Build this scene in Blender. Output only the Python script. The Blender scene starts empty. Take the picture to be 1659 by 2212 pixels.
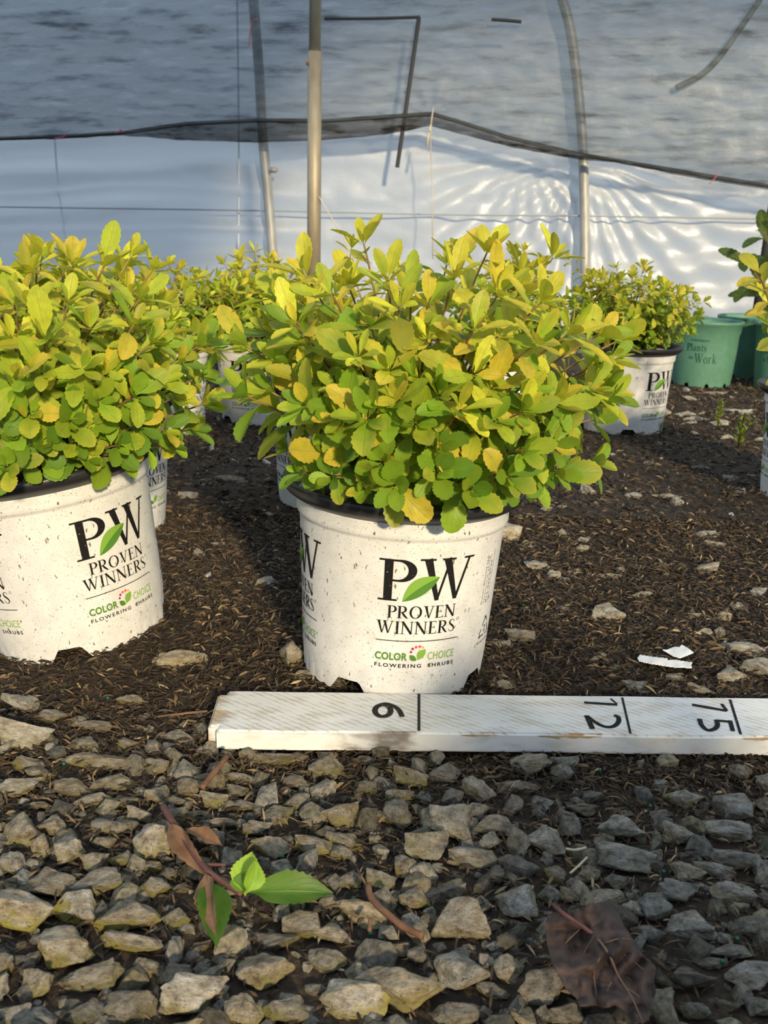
import bpy, bmesh, math, random
import numpy as np
from mathutils import Vector, Matrix, Euler, noise as mn
R = math.radians
rng = random.Random(7)
nr = np.random.RandomState(11)
scn = bpy.context.scene
COL = scn.collection

# ------------------------------------------------------------------ camera, world, sun, exposure
F = 2100.0; W, H = 1659, 2212
PITCH = R(16.1); ROLL = R(1.5); CZ = 0.365
cam_d = bpy.data.cameras.new('camera'); cam = bpy.data.objects.new('camera', cam_d); COL.objects.link(cam)
cam_d.sensor_fit = 'VERTICAL'; cam_d.sensor_height = 36.0; cam_d.sensor_width = 27.0
cam_d.lens = F / H * 36.0
cam.location = (0, 0, CZ)
CAMROT = Matrix.Rotation(math.pi/2 - PITCH, 3, 'X') @ Matrix.Rotation(ROLL, 3, 'Z')
cam.rotation_euler = CAMROT.to_euler()
cam_d.clip_start = 0.02
cam_d.dof.use_dof = True; cam_d.dof.focus_distance = 0.80; cam_d.dof.aperture_fstop = 20
scn.camera = cam

world = bpy.data.worlds.new('world'); scn.world = world; world.use_nodes = True
wn = world.node_tree
bg = wn.nodes['Background']
bg.inputs['Color'].default_value = (0.56, 0.73, 0.96, 1)
bg.inputs['Strength'].default_value = 0.74
# soft daylight through the white roof: brighter overhead than low down
wtc = wn.nodes.new('ShaderNodeTexCoord'); wsx = wn.nodes.new('ShaderNodeSeparateXYZ'); wrp = wn.nodes.new('ShaderNodeValToRGB')
wn.links.new(wtc.outputs['Generated'], wsx.inputs[0]); wn.links.new(wsx.outputs[2], wrp.inputs[0]); wn.links.new(wrp.outputs[0], bg.inputs['Color'])
wrp.color_ramp.elements[0].position = 0.0; wrp.color_ramp.elements[0].color = (0.50, 0.62, 0.78, 1)
wrp.color_ramp.elements[1].position = 1.0; wrp.color_ramp.elements[1].color = (0.98, 1.16, 1.38, 1)
we = wrp.color_ramp.elements.new(0.25); we.color = (0.60, 0.75, 0.95, 1)

SUN_AZ, SUN_EL = R(-17), R(19)      # azimuth the light comes from, measured from straight behind the camera, + = left
sun_d = bpy.data.lights.new('sun', 'SUN'); sun = bpy.data.objects.new('sun', sun_d); COL.objects.link(sun)
sun_d.energy = 4.4; sun_d.color = (1.0, 0.82, 0.54); sun_d.angle = R(3.2)
SUNV = Vector((-math.sin(SUN_AZ)*math.cos(SUN_EL), -math.cos(SUN_AZ)*math.cos(SUN_EL), math.sin(SUN_EL)))  # towards the sun
sun.rotation_euler = SUNV.to_track_quat('Z', 'Y').to_euler()
sun.location = (0.5, -3, 2)
scn.view_settings.view_transform = 'Standard'; scn.view_settings.look = 'None'
scn.view_settings.exposure = 0.0; scn.view_settings.gamma = 1.0
scn.view_settings.use_curve_mapping = False

# ------------------------------------------------------------------ geometry helpers
def ray(px, py):
    d = CAMROT @ Vector(((px - W/2)/F, -(py - H/2)/F, -1.0))
    return d
def on_z(px, py, z=0.0):
    d = ray(px, py); t = (z - CZ)/d.z
    return Vector((d.x*t, d.y*t, z))
def on_y(px, py, Y):
    d = ray(px, py); t = Y/d.y
    return Vector((d.x*t, Y, CZ + d.z*t))
WALL_P = Vector((0, 4.35, 0)); WALL_N = Vector((0.22, 1, 0)).normalized()
def on_wall(px, py, off=0.0):
    d = ray(px, py); o = Vector((0, 0, CZ))
    t = (WALL_P - off*WALL_N - o).dot(WALL_N)/d.dot(WALL_N)
    return o + d*t
def ss(a, b, x):
    t = min(1, max(0, (x-a)/(b-a))); return t*t*(3-2*t)
BX, BY = on_z(180, 1355, 0.0)[:2]
def ground(x, y):
    z = -0.014*(1 - ss(0.60, 0.80, y))
    rb = ((x-BX)**2+(y-BY)**2)**.5
    z += 0.155*(x-BX)*math.exp(-(rb/.115)**4)          # the leaning pot stands on a little slope
    z += 0.006*mn.noise(Vector((x*5, y*5, 3.1))) * ss(0.9, 1.3, y) + 0.0035*mn.noise(Vector((x*13, y*13, 1.7)))
    return z
def on_ground(px, py):
    p = on_z(px, py, 0)
    for _ in range(4): p = on_z(px, py, ground(p.x, p.y))
    return p
def scale_at(p):
    c = CAMROT.transposed() @ (p - Vector((0, 0, CZ)))
    return F/(-c.z)

def mesh_obj(name, verts, faces, mat, parent=None, smooth=False, uv=None, cols=None):
    me = bpy.data.meshes.new(name)
    me.from_pydata([tuple(v) for v in verts], [], [tuple(f) for f in faces])
    if smooth: me.polygons.foreach_set('use_smooth', [True]*len(me.polygons))
    if uv is not None:
        l = me.uv_layers.new(name='UVMap')
        vi = np.empty(len(me.loops), dtype=np.int32); me.loops.foreach_get('vertex_index', vi)
        l.data.foreach_set('uv', np.asarray(uv, dtype=np.float32)[vi].ravel())
    if cols is not None:
        a = me.color_attributes.new('tint', 'FLOAT_COLOR', 'POINT')
        c = np.ones((len(me.vertices), 4), dtype=np.float32); c[:, :3] = cols
        a.data.foreach_set('color', c.ravel())
    me.materials.append(mat); me.update()
    o = bpy.data.objects.new(name, me); COL.objects.link(o)
    if parent: o.parent = parent
    return o
def tag(o, label=None, cat=None, group=None, kind=None):
    if label: o['label'] = label
    if cat: o['category'] = cat
    if group: o['group'] = group
    if kind: o['kind'] = kind
    return o
def empty(name, loc, rot=(0, 0, 0)):
    o = bpy.data.objects.new(name, None); COL.objects.link(o); o.empty_display_size = 0.02
    o.location = loc; o.rotation_euler = rot; return o

class Geo:
    def __init__(s): s.v = []; s.f = []
    def add(s, vs, fs):
        n = len(s.v); s.v += [tuple(v) for v in vs]; s.f += [tuple(i+n for i in f) for f in fs]
    def tube(s, pts, rad, n=10, cap=True, flat=1.0):
        pts = [Vector(p) for p in pts]
        if not hasattr(rad, '__len__'): rad = [rad]*len(pts)
        vs = []; fs = []; up = None
        for i, p in enumerate(pts):
            t = (pts[min(i+1, len(pts)-1)] - pts[max(i-1, 0)]).normalized()
            if up is None:
                up = Vector((0, 0, 1)) if abs(t.z) < .9 else Vector((1, 0, 0))
            a = t.cross(up)
            a.normalize(); b = a.cross(t).normalized(); up = b
            for k in range(n):
                an = 2*math.pi*k/n
                vs.append(p + rad[i]*(math.cos(an)*a + flat*math.sin(an)*b))
        for i in range(len(pts)-1):
            for k in range(n):
                fs.append((i*n+k, i*n+(k+1) % n, (i+1)*n+(k+1) % n, (i+1)*n+k))
        if cap:
            fs.append(tuple(range(n-1, -1, -1))); fs.append(tuple((len(pts)-1)*n+k for k in range(n)))
        s.add(vs, fs)
    def build(s, name, mat, parent=None, smooth=False, **k): return mesh_obj(name, s.v, s.f, mat, parent, smooth, **k)

def smooth_path(pts, n=6):
    pts = [Vector(p) for p in pts]; out = []
    P = [pts[0]] + pts + [pts[-1]]
    for i in range(1, len(P)-2):
        for k in range(n):
            t = k/n; a, b, c, d = P[i-1], P[i], P[i+1], P[i+2]
            out.append(0.5*((2*b)+(c-a)*t+(2*a-5*b+4*c-d)*t*t+(3*b-a-3*c+d)*t**3))
    out.append(pts[-1]); return out

# ------------------------------------------------------------------ materials
class NT:
    def __init__(s, name):
        s.m = bpy.data.materials.new(name); s.m.use_nodes = True; s.t = s.m.node_tree
        s.b = s.t.nodes['Principled BSDF']; s.out = s.t.nodes['Material Output']
    def n(s, typ, **kw):
        nd = s.t.nodes.new('ShaderNode'+typ)
        for k, v in kw.items():
            if k in nd.inputs: 
                if hasattr(v, 'outputs') : s.l(v, nd.inputs[k])
                elif isinstance(v, bpy.types.NodeSocket): s.t.links.new(v, nd.inputs[k])
                else: nd.inputs[k].default_value = v
            else: setattr(nd, k, v)
        return nd
    def l(s, a, b):
        if hasattr(a, 'outputs'): a = a.outputs[0]
        s.t.links.new(a, b)
    def ramp(s, fac, stops):
        r = s.n('ValToRGB'); s.l(fac, r.inputs[0]); el = r.color_ramp.elements
        while len(el) < len(stops): el.new(0.5)
        for e, (p, c) in zip(el, stops):
            e.position = p; e.color = (*c, 1) if hasattr(c, '__len__') else (c, c, c, 1)
        return r
    def mix(s, fac, a, b, mode='MIX'):
        m = s.n('Mix', data_type='RGBA', blend_type=mode)
        for v, i in ((fac, 0), (a, 6), (b, 7)):
            if isinstance(v, (bpy.types.NodeSocket,)) or hasattr(v, 'outputs'):
                s.l(v if isinstance(v, bpy.types.NodeSocket) else v.outputs[0], m.inputs[i])
            else: m.inputs[i].default_value = v if i == 0 else (*v, 1)
        return m.outputs[2]
    def math(s, op, a, b=0.0):
        m = s.n('Math', operation=op)
        for v, i in ((a, 0), (b, 1)):
            if isinstance(v, bpy.types.NodeSocket) or hasattr(v, 'outputs'): s.l(v, m.inputs[i])
            else: m.inputs[i].default_value = v
        return m.outputs[0]
    def noise(s, scale, detail=3, coord='Object', rough=0.55, stretch=None):
        tc = s.n('TexCoord'); vec = tc.outputs[coord]
        if stretch:
            mp = s.n('Mapping'); mp.inputs['Scale'].default_value = stretch; s.l(vec, mp.inputs[0]); vec = mp.outputs[0]
        t = s.n('TexNoise', Scale=scale, Detail=detail, Roughness=rough); s.l(vec, t.inputs['Vector'])
        return t.outputs['Fac']
    def bump(s, h, dist=0.001, strength=1.0):
        b = s.n('Bump', Strength=strength, Distance=dist); s.l(h, b.inputs['Height']); s.l(b, s.b.inputs['Normal']); return b
    def base(s, c, rough=0.6, **k):
        if isinstance(c, bpy.types.NodeSocket) or hasattr(c, 'outputs'): s.l(c, s.b.inputs['Base Color'])
        else: s.b.inputs['Base Color'].default_value = (*c, 1)
        s.b.inputs['Roughness'].default_value = rough
        for kk, v in k.items(): s.b.inputs[kk].default_value = v
        return s.m

def simple(name, c, rough=0.6, **k): return NT(name).base(c, rough, **k)

def m_soil():
    t = NT('bark ground'); n1 = t.noise(140, 5); n2 = t.noise(14, 3)
    c = t.ramp(n1, [(0.3, (0.012, 0.008, 0.005)), (0.55, (0.045, 0.029, 0.016)), (0.75, (0.11, 0.075, 0.042))])
    c2 = t.mix(t.ramp(n2, [(0.4, 0.0), (0.65, 0.8)]), c, (0.02, 0.014, 0.009))
    t.bump(n1, 0.004); return t.base(c2, 0.95)
def m_attr(name, rough=0.85, mul=(1, 1, 1), bumpscale=None):
    t = NT(name); a = t.n('Attribute', attribute_name='tint')
    if bumpscale:
        n = t.noise(bumpscale, 5); t.bump(n, 0.0016)
        v = t.mix(1.0, a.outputs['Color'], t.ramp(n, [(.32, .45), (.62, 1.35)]).outputs[0], 'MULTIPLY')
        return t.base(v, rough)
    return t.base(a.outputs['Color'], rough)
def m_stone():
    t = NT('limestone'); oi = t.n('ObjectInfo')
    def sn(sc, det, ro=0.6):
        tc = t.n('TexCoord'); cb = t.n('CombineXYZ')
        k = t.math('MULTIPLY', oi.outputs['Random'], 37.0)
        for i in range(3): t.l(k, cb.inputs[i])
        va = t.n('VectorMath', operation='ADD'); t.l(tc.outputs['Object'], va.inputs[0]); t.l(cb, va.inputs[1])
        x = t.n('TexNoise', Scale=sc, Detail=det, Roughness=ro); t.l(va, x.inputs['Vector']); return x.outputs['Fac']
    n1 = sn(3.6, 8, .68); n2 = sn(1.6, 3); n3 = sn(15, 5); n4 = sn(3.0, 4)
    grey = t.ramp(n1, [(0.32, (0.10, 0.09, 0.072)), (0.47, (0.30, 0.282, 0.24)), (0.66, (0.56, 0.54, 0.485))])
    tan = t.ramp(n1, [(0.32, (0.13, 0.09, 0.05)), (0.47, (0.40, 0.30, 0.175)), (0.66, (0.64, 0.54, 0.37))])
    c = t.mix(oi.outputs['Color'], grey, tan)         # object colour red channel = how tan
    # actual factor: mean of colour -> use separate
    sep = t.n('SeparateColor'); t.l(oi.outputs['Color'], sep.inputs[0])
    fac = t.math('ADD', sep.outputs[0], t.math('MULTIPLY', t.math('SUBTRACT', n2, 0.5), 1.3))
    fc = t.n('Clamp'); t.l(fac, fc.inputs[0])
    c = t.mix(fc.outputs[0], grey, tan)
    # green-yellow algae on the lower skirt of each stone
    tc = t.n('TexCoord'); sx = t.n('SeparateXYZ'); t.l(tc.outputs['Generated'], sx.inputs[0])
    z = t.math('ADD', sx.outputs[2], t.math('MULTIPLY', t.math('SUBTRACT', n4, 0.5), 1.3))
    al = t.ramp(z, [(0.38, 1.0), (0.72, 0.0)])
    al2 = t.math('MULTIPLY', al, t.math('MULTIPLY', sep.outputs[1], 1.0))
    c = t.mix(al2, c, (0.33, 0.28, 0.045))
    # damp dirty patches and dark pits
    pits = t.ramp(n3, [(0.34, 0.7), (0.42, 0.0)])
    c = t.mix(pits, c, (0.07, 0.055, 0.04))
    v = t.n('Mix', data_type='RGBA', blend_type='MULTIPLY'); v.inputs[0].default_value = 1.0
    t.l(c, v.inputs[6]); b = t.n('CombineColor')
    for i in range(3): t.l(sep.outputs[2], b.inputs[i])
    t.l(b, v.inputs[7])
    bb = t.math('ADD', n1, t.math('MULTIPLY', n3, 0.3)); t.bump(bb, 0.006)
    return t.base(v.outputs[2], 0.82)
def m_white_pot(name='white pot plastic', base=(0.80, 0.79, 0.76)):
    t = NT(name)
    a = t.noise(330, 2, rough=0.4, stretch=(1, 1, 0.5)); b = t.noise(60, 4); c = t.noise(850, 2)
    sp = t.ramp(a, [(0.695, 0.0), (0.72, 0.9)]); sp2 = t.ramp(c, [(0.64, 0.0), (0.68, 0.75)])
    spd = t.math('MAXIMUM', sp, sp2)
    tone = t.ramp(b, [(0.35, tuple(x*0.9 for x in base)), (0.6, base)])
    tc = t.n('TexCoord'); sx = t.n('SeparateXYZ'); t.l(tc.outputs['Object'], sx.inputs[0])
    low = t.math('ADD', t.math('MULTIPLY', sx.outputs[2], -28.0), b)      # soil splash near the foot
    lowm = t.ramp(low, [(0.30, 0.0), (0.9, 0.35)])
    c1 = t.mix(lowm, tone.outputs[0], (0.42, 0.36, 0.27))
    c1 = t.mix(spd, c1, (0.16, 0.10, 0.055))
    t.bump(b, 0.0004); return t.base(c1, 0.42)
def m_leaf(name='spirea leaf'):
    t = NT(name); a = t.n('Attribute', attribute_name='tint')
    uv = t.n('UVMap'); s = t.n('SeparateXYZ'); t.l(uv, s.inputs[0])
    u, v = s.outputs[0], s.outputs[1]
    av = t.math('ABSOLUTE', t.math('SUBTRACT', v, 0.5))
    mid = t.ramp(av, [(0.0, 1.0), (0.035, 0.0)])
    ph = t.math('SUBTRACT', t.math('MULTIPLY', u, 34.0), t.math('MULTIPLY', av, 38.0))
    side = t.math('SINE', ph); sm = t.ramp(side, [(0.90, 0.0), (1.0, 0.45)])
    vein = t.math('MAXIMUM', mid, sm)
    nn = t.noise(120, 3)
    col = t.mix(t.math('MULTIPLY', vein, 0.35), a.outputs['Color'], (0.55, 0.62, 0.18))
    col = t.mix(t.ramp(nn, [(0.4, 0.0), (0.8, 0.5)]), col, (0.20, 0.24, 0.03), 'MIX')
    t.b.inputs['Roughness'].default_value = 0.48
    t.b.inputs['Specular IOR Level'].default_value = 0.35
    t.l(col, t.b.inputs['Base Color'])
    bp = t.n('Bump', Strength=0.5, Distance=0.0008); t.l(t.math('SUBTRACT', 1.0, vein), bp.inputs['Height']); t.l(bp, t.b.inputs['Normal'])
    tr = t.n('BsdfTranslucent'); 
    tcol = t.mix(0.5, col, (0.55, 0.62, 0.03)); t.l(tcol, tr.inputs['Color'])
    ms = t.n('MixShader'); ms.inputs[0].default_value = 0.38
    t.l(t.b, ms.inputs[1]); t.l(tr, ms.inputs[2]); t.l(ms, t.out.inputs['Surface'])
    return t.m
def m_film():
    t = NT('white greenhouse film')
    df = t.n('BsdfDiffuse'); df.inputs['Color'].default_value = (0.80, 0.84, 0.87, 1)
    tr = t.n('BsdfTranslucent'); tr.inputs['Color'].default_value = (0.92, 0.96, 0.97, 1)
    gl = t.n('BsdfGlossy'); gl.inputs['Roughness'].default_value = 0.48; gl.inputs['Color'].default_value = (1, 1, 1, 1)
    n1 = t.noise(9, 4, stretch=(1, 1, 1.6)); n2 = t.noise(60, 3)
    bp = t.n('Bump', Strength=0.30, Distance=0.02); t.l(t.math('ADD', n1, t.math('MULTIPLY', n2, 0.08)), bp.inputs['Height'])
    for x in (df, tr, gl): t.l(bp, x.inputs['Normal'])
    m1 = t.n('MixShader'); m1.inputs[0].default_value = 0.60; t.l(df, m1.inputs[1]); t.l(tr, m1.inputs[2])
    m2 = t.n('MixShader'); m2.inputs[0].default_value = 0.13; t.l(m1, m2.inputs[1]); t.l(gl, m2.inputs[2])
    t.l(m2, t.out.inputs['Surface']); return t.m
def m_shade(name, opacity, c):
    t = NT(name)
    n = t.noise(4.5, 7, stretch=(1, 1, 6), rough=.6); n2 = t.noise(900, 1)
    df = t.n('BsdfDiffuse'); df.inputs['Color'].default_value = (*c, 1)
    bp = t.n('Bump', Strength=0.7, Distance=0.03); t.l(n, bp.inputs['Height']); t.l(bp, df.inputs['Normal'])
    gl = t.n('BsdfGlossy'); gl.inputs['Roughness'].default_value = 0.4; gl.inputs['Color'].default_value = (.5, .5, .5, 1); t.l(bp, gl.inputs['Normal'])
    a = t.n('MixShader'); a.inputs[0].default_value = 0.06; t.l(df, a.inputs[1]); t.l(gl, a.inputs[2])
    tp = t.n('BsdfTransparent'); ms = t.n('MixShader')
    f = t.math('ADD', opacity, t.math('MULTIPLY', t.ramp(n, [(.52, 0.0), (.72, 1.0)]), 0.45))
    f = t.math('SUBTRACT', f, t.math('MULTIPLY', t.ramp(n, [(.28, 1.0), (.45, 0.0)]), 0.25))
    t.l(f, ms.inputs[0]); t.l(tp, ms.inputs[1]); t.l(a, ms.inputs[2]); t.l(ms, t.out.inputs['Surface']); return t.m
def m_metal(name, c, c2, rough=0.5, metal=0.6):
    t = NT(name); n = t.noise(30, 4, stretch=(1, 1, 0.3))
    return t.base(t.ramp(n, [(0.35, c), (0.65, c2)]), rough, Metallic=metal)
def m_board():
    t = NT('painted wood'); tc = t.n('TexCoord')
    mp = t.n('Mapping'); mp.inputs['Rotation'].default_value = (0, 0, R(38)); mp.inputs['Scale'].default_value = (1, 1, 0.3); t.l(tc.outputs['Object'], mp.inputs[0])
    wv = t.n('TexWave', wave_type='BANDS', bands_direction='Y'); t.l(mp, wv.inputs['Vector'])
    wv.inputs['Scale'].default_value = 62; wv.inputs['Distortion'].default_value = 1.6; wv.inputs['Detail'].default_value = 2; wv.inputs['Detail Scale'].default_value = 3
    n1 = t.noise(90, 5, stretch=(0.4, 1, 1)); n2 = t.noise(14, 3); n3 = t.noise(55, 4, stretch=(0.25, 1, 1))
    white = t.ramp(n2, [(0.3, (0.74, 0.73, 0.69)), (0.7, (0.82, 0.82, 0.80))])
    grain = t.math('MULTIPLY', t.ramp(wv.outputs['Fac'], [(0.0, 1.0), (0.16, 0.0)]), t.ramp(n1, [(0.38, 0.0), (0.55, 0.55)]))
    c0_ = t.n('SeparateXYZ'); t.l(tc.outputs['Object'], c0_.inputs[0]); grain = t.math('MULTIPLY', grain, t.math('GREATER_THAN', c0_.outputs[2], -0.0016))
    c = t.mix(grain, white, (0.42, 0.31, 0.18))
    c = t.mix(t.ramp(n1, [(.50, 0.0), (.66, .38)]), c, (0.50, 0.40, 0.26))
    # worn arris: paint off along the front top edge and at the end
    sx = t.n('SeparateXYZ'); t.l(tc.outputs['Object'], sx.inputs[0])
    e = t.math('MULTIPLY', t.math('ABSOLUTE', t.math('ADD', sx.outputs[1], 0.0335)), 260.0)      # distance from front edge
    ez = t.math('MULTIPLY', t.math('ABSOLUTE', sx.outputs[2]), 200.0)
    edge = t.math('SUBTRACT', 1.0, t.math('ADD', e, ez))
    edge = t.math('ADD', edge, t.math('MULTIPLY', t.math('SUBTRACT', n3, 0.57), 9.0))
    worn = t.ramp(edge, [(0.35, 0.0), (0.55, 0.95)])
    en = t.math('ADD', t.math('SUBTRACT', 1.0, t.math('MULTIPLY', sx.outputs[0], 75.0)), t.math('MULTIPLY', t.math('SUBTRACT', n3, 0.5), 5.0))
    worn2 = t.ramp(en, [(0.1, 0.0), (1.0, 0.8)])
    wm = t.math('MAXIMUM', worn, worn2)
    wood = t.ramp(n1, [(0.3, (0.26, 0.15, 0.07)), (0.7, (0.55, 0.38, 0.20))])
    c = t.mix(wm, c, wood)
    # brown stain on the front face around the 6 inch mark
    d = t.math('SUBTRACT', 1.0, t.math('MULTIPLY', t.math('ABSOLUTE', t.math('SUBTRACT', sx.outputs[0], 0.135)), 26.0))
    dz = t.math('MULTIPLY', t.math('LESS_THAN', sx.outputs[1], -0.030), t.math('ADD', d, t.math('MULTIPLY', t.math('SUBTRACT', n1, 0.5), 3.0)))
    st = t.ramp(dz, [(0.25, 0.0), (0.9, 0.75)])
    c = t.mix(st, c, (0.13, 0.085, 0.05))
    h = t.math('ADD', t.math('MULTIPLY', grain, -1.0), t.math('MULTIPLY', wm, -0.8)); t.bump(h, 0.0006)
    return t.base(c, 0.6)

M = dict(
    soil=m_soil(), flake=m_attr('bark flakes', 0.9), stone=m_stone(), gravel=m_attr('small gravel', 0.9, bumpscale=250),
    pot=m_white_pot(), black=simple('black pot lining', (0.022, 0.022, 0.024), 0.38),
    leaf=m_leaf(), film=m_film(),
    shade=m_shade('shade cloth', 0.49, (0.130, 0.165, 0.195)), hem=m_shade('shade cloth hem', 0.80, (0.035, 0.036, 0.034)),
    post=m_metal('galvanised post', (0.30, 0.25, 0.17), (0.42, 0.36, 0.25), 0.55, 0.35),
    hoop=m_metal('hoop pipe', (0.36, 0.36, 0.34), (0.52, 0.52, 0.49), 0.5, 0.3),
    dark=simple('dark steel', (0.035, 0.037, 0.038), 0.6), wire=simple('wire', (0.36, 0.41, 0.46), 0.5),
    string=simple('string', (0.62, 0.55, 0.42), 0.8), pink=simple('pink ribbon', (0.85, 0.16, 0.20), 0.6),
    ink=None, inkgrey=simple('faint dark ink', (0.07, 0.07, 0.07), 0.5),
    lgreen=simple('light green ink', (0.22, 0.42, 0.05), 0.5), dgreen=simple('dark green ink', (0.085, 0.23, 0.025), 0.5),
    red=simple('red ink', (0.75, 0.08, 0.10), 0.5), plum=simple('plum ink', (0.40, 0.02, 0.12), 0.5), orange=simple('orange ink', (0.85, 0.42, 0.04), 0.5),
    teal=simple('deep teal ink', (0.012, 0.085, 0.055), 0.5),
    board=m_board(), paper=simple('torn tag plastic', (0.86, 0.85, 0.81), 0.5),
    bead=simple('green fertiliser coating', (0.006, 0.11, 0.065), 0.28),
)
def m_ink(name='black ink', c=(0.012, 0.011, 0.011), c2=(0.5, 0.48, 0.44), th=0.66):
    t = NT(name); n = t.noise(480, 4, rough=0.7)
    return t.base(t.mix(t.ramp(n, [(th, 0.0), (th+0.05, 0.8)]), c, c2), 0.62, **{'Specular IOR Level': 0.15})
M['ink'] = m_ink(); M['paint'] = m_ink('black marker paint', (0.012, 0.012, 0.013), (0.7, 0.68, 0.62), 0.64)
def m_stem():
    t = NT('shrub stem'); n = t.noise(60, 3)
    return t.base(t.ramp(n, [(0.35, (0.20, 0.10, 0.045)), (0.6, (0.36, 0.25, 0.10))]), 0.7)
M['stem'] = m_stem(); M['rod'] = simple('pale grey rod', (0.80, 0.86, 0.90), 0.6); M['cloth'] = simple('sun blocker cloth', (0.03, 0.035, 0.04), 0.9); M['hoop2'] = m_metal('greyer pipe', (0.20, 0.21, 0.18), (0.30, 0.30, 0.25), 0.5, 0.3)
def m_green_pot():
    t = NT('green pot plastic'); n = t.noise(40, 3); s = t.noise(300, 2)
    c = t.ramp(n, [(0.35, (0.095, 0.235, 0.16)), (0.65, (0.115, 0.27, 0.185))])
    return t.base(t.mix(t.ramp(s, [(0.70, 0.0), (0.73, 0.7)]), c, (0.05, 0.06, 0.04)), 0.5)
M['greenpot'] = m_green_pot()
def m_dry(name, a, b, rough=0.75, sc=70):
    t = NT(name); n = t.noise(sc, 5); t.bump(n, 0.0012); return t.base(t.ramp(n, [(0.3, a), (0.7, b)]), rough)
M['deadleaf'] = m_dry('dead leaf', (0.028, 0.019, 0.016), (0.115, 0.066, 0.048))
M['drybrown'] = m_dry('dry curled leaf', (0.13, 0.065, 0.030), (0.32, 0.17, 0.085))
M['vein'] = simple('leaf vein', (0.22, 0.13, 0.075), 0.7)
M['twig'] = m_dry('reddish stem bark', (0.065, 0.026, 0.024), (0.18, 0.072, 0.060), 0.55)
M['stick'] = m_dry('brown stick bark', (0.10, 0.045, 0.022), (0.26, 0.13, 0.065))
M['pale'] = simple('pale twig', (0.55, 0.47, 0.32), 0.8)

# ------------------------------------------------------------------ the setting: floor
def build_floor():
    xs = np.concatenate([np.linspace(-4.5, -0.8, 50), np.linspace(-0.78, 0.9, 190), np.linspace(0.95, 4.5, 50)])
    ys = np.concatenate([np.linspace(-1.6, 0.2, 16), np.linspace(0.22, 1.6, 170), np.linspace(1.65, 6.2, 80)])
    vs = []; fs = []
    for y in ys:
        for x in xs: vs.append((x, y, ground(x, y)))
    n = len(xs)
    for j in range(len(ys)-1):
        for i in range(n-1): fs.append((j*n+i, j*n+i+1, (j+1)*n+i+1, (j+1)*n+i))
    tag(mesh_obj('floor', vs, fs, M['soil'], smooth=True), kind='structure')
build_floor()

# ------------------------------------------------------------------ the setting: film wall
def film_disp(u, v):
    d = 0.0
    # folds fanning out from the hoop where the film is pinned
    for cx, cy, k, amp, ln in ((1262, 335, 30, 0.020, 330), (1140, 325, 23, 0.016, 300)):
        dx, dy = u-cx, v-cy
        r = math.hypot(dx, dy)+1; ph = math.atan2(dy, dx)
        if dy > -20:
            d += amp*ss(15, 130, r)*math.exp(-r/ln)*math.sin(ph*k + 1.0*mn.noise(Vector((u*.006, v*.006, 5))))*ss(-20, 30, dy)*min(1, r/160)
    # long sagging swags on the left
    lf = ss(760, 500, u) * ss(280, 330, v)
    f = v - 0.00035*(u-330)**2*(1-ss(300, 520, v))
    d += lf*0.045*math.sin(f/15.0 + 1.6*mn.noise(Vector((u*.004, v*.01, 2))))*(0.45+0.55*mn.noise(Vector((u*.003, v*.02, 9))))
    # shallow level pulls low on the right
    rt = ss(1250, 1400, u)*ss(360, 420, v)
    d += rt*0.013*math.sin((v + 0.06*(u-1300))/13.0 + 2*mn.noise(Vector((u*.003, v*.008, 4))))
    # crinkles
    d += 0.014*mn.noise(Vector((u*.006, v*.016, 1.0))) + 0.004*mn.noise(Vector((u*.022, v*.045, 7.0)))
    d += 0.013*abs(mn.noise(Vector((u*.013+v*.011, v*.02-u*.009, 3.0))))*ss(660, 760, u)*ss(1300, 1050, u)*ss(360, 420, v)
    return d
def build_film():
    us = np.arange(-700, 2400, 8.0); vs_ = np.arange(-560, 745, 6.5)
    V = []; Fc = []
    for v in vs_:
        for u in us:
            p = on_wall(u, v)
            if p.z < -0.02: p.z = -0.02
            V.append(p - WALL_N*film_disp(u, v))
    n = len(us)
    for j in range(len(vs_)-1):
        for i in range(n-1): Fc.append((j*n+i, (j+1)*n+i, (j+1)*n+i+1, j*n+i+1))
    tag(mesh_obj('wall_back', V, Fc, M['film'], smooth=True), kind='structure')
build_film()

def wall_tube(name, pts, r, mat, off, **k):
    g = Geo(); g.tube(smooth_path([on_wall(px, py, off) for px, py in pts], 8), r, **k)
    return g.build(name, mat, smooth=True)

# hoops of the greenhouse: legs rise behind the shade cloth
hp = empty('greenhouse_hoop', on_wall(594, 690, 0.10))
def hoop(root, pts, r, off):
    g = Geo(); g.tube([p - root.location for p in smooth_path([on_wall(x, y, off) for x, y in pts], 8)], r, n=16)
    g.build('hoop_pipe', M['hoop'], root, True)
hoop(hp, [(596, 700), (590, 560), (577, 400), (567, 290), (560, 160), (547, 0), (530, -160), (500, -330)], 0.021, 0.06)
g = Geo(); c = on_wall(586, 368, 0.06)
g.tube([c + Vector((0.0, -.025, 0)), c + Vector((0.022, -.03, 0)), c + Vector((.03, -.028, .004))], [.012, .012, .006], n=10)
b = g.build('clamp', M['hoop'], hp, True); b.data.transform(Matrix.Translation(-hp.location))
tag(hp, 'curved galvanised hoop pipe left of the thick upright post, rising behind the shade cloth', 'greenhouse hoop', 'hoops carrying the film wall')
hp2 = empty('greenhouse_hoop', on_wall(1264, 690, 0.10))
hoop(hp2, [(1264, 700), (1264, 560), (1262, 420), (1258, 300), (1245, 160), (1233, 70), (1215, 0), (1178, -120), (1110, -300)], 0.020, 0.06)
tag(hp2, 'pale curved hoop pipe right of centre with film folds fanning out from it', 'greenhouse hoop', 'hoops carrying the film wall')
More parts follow.
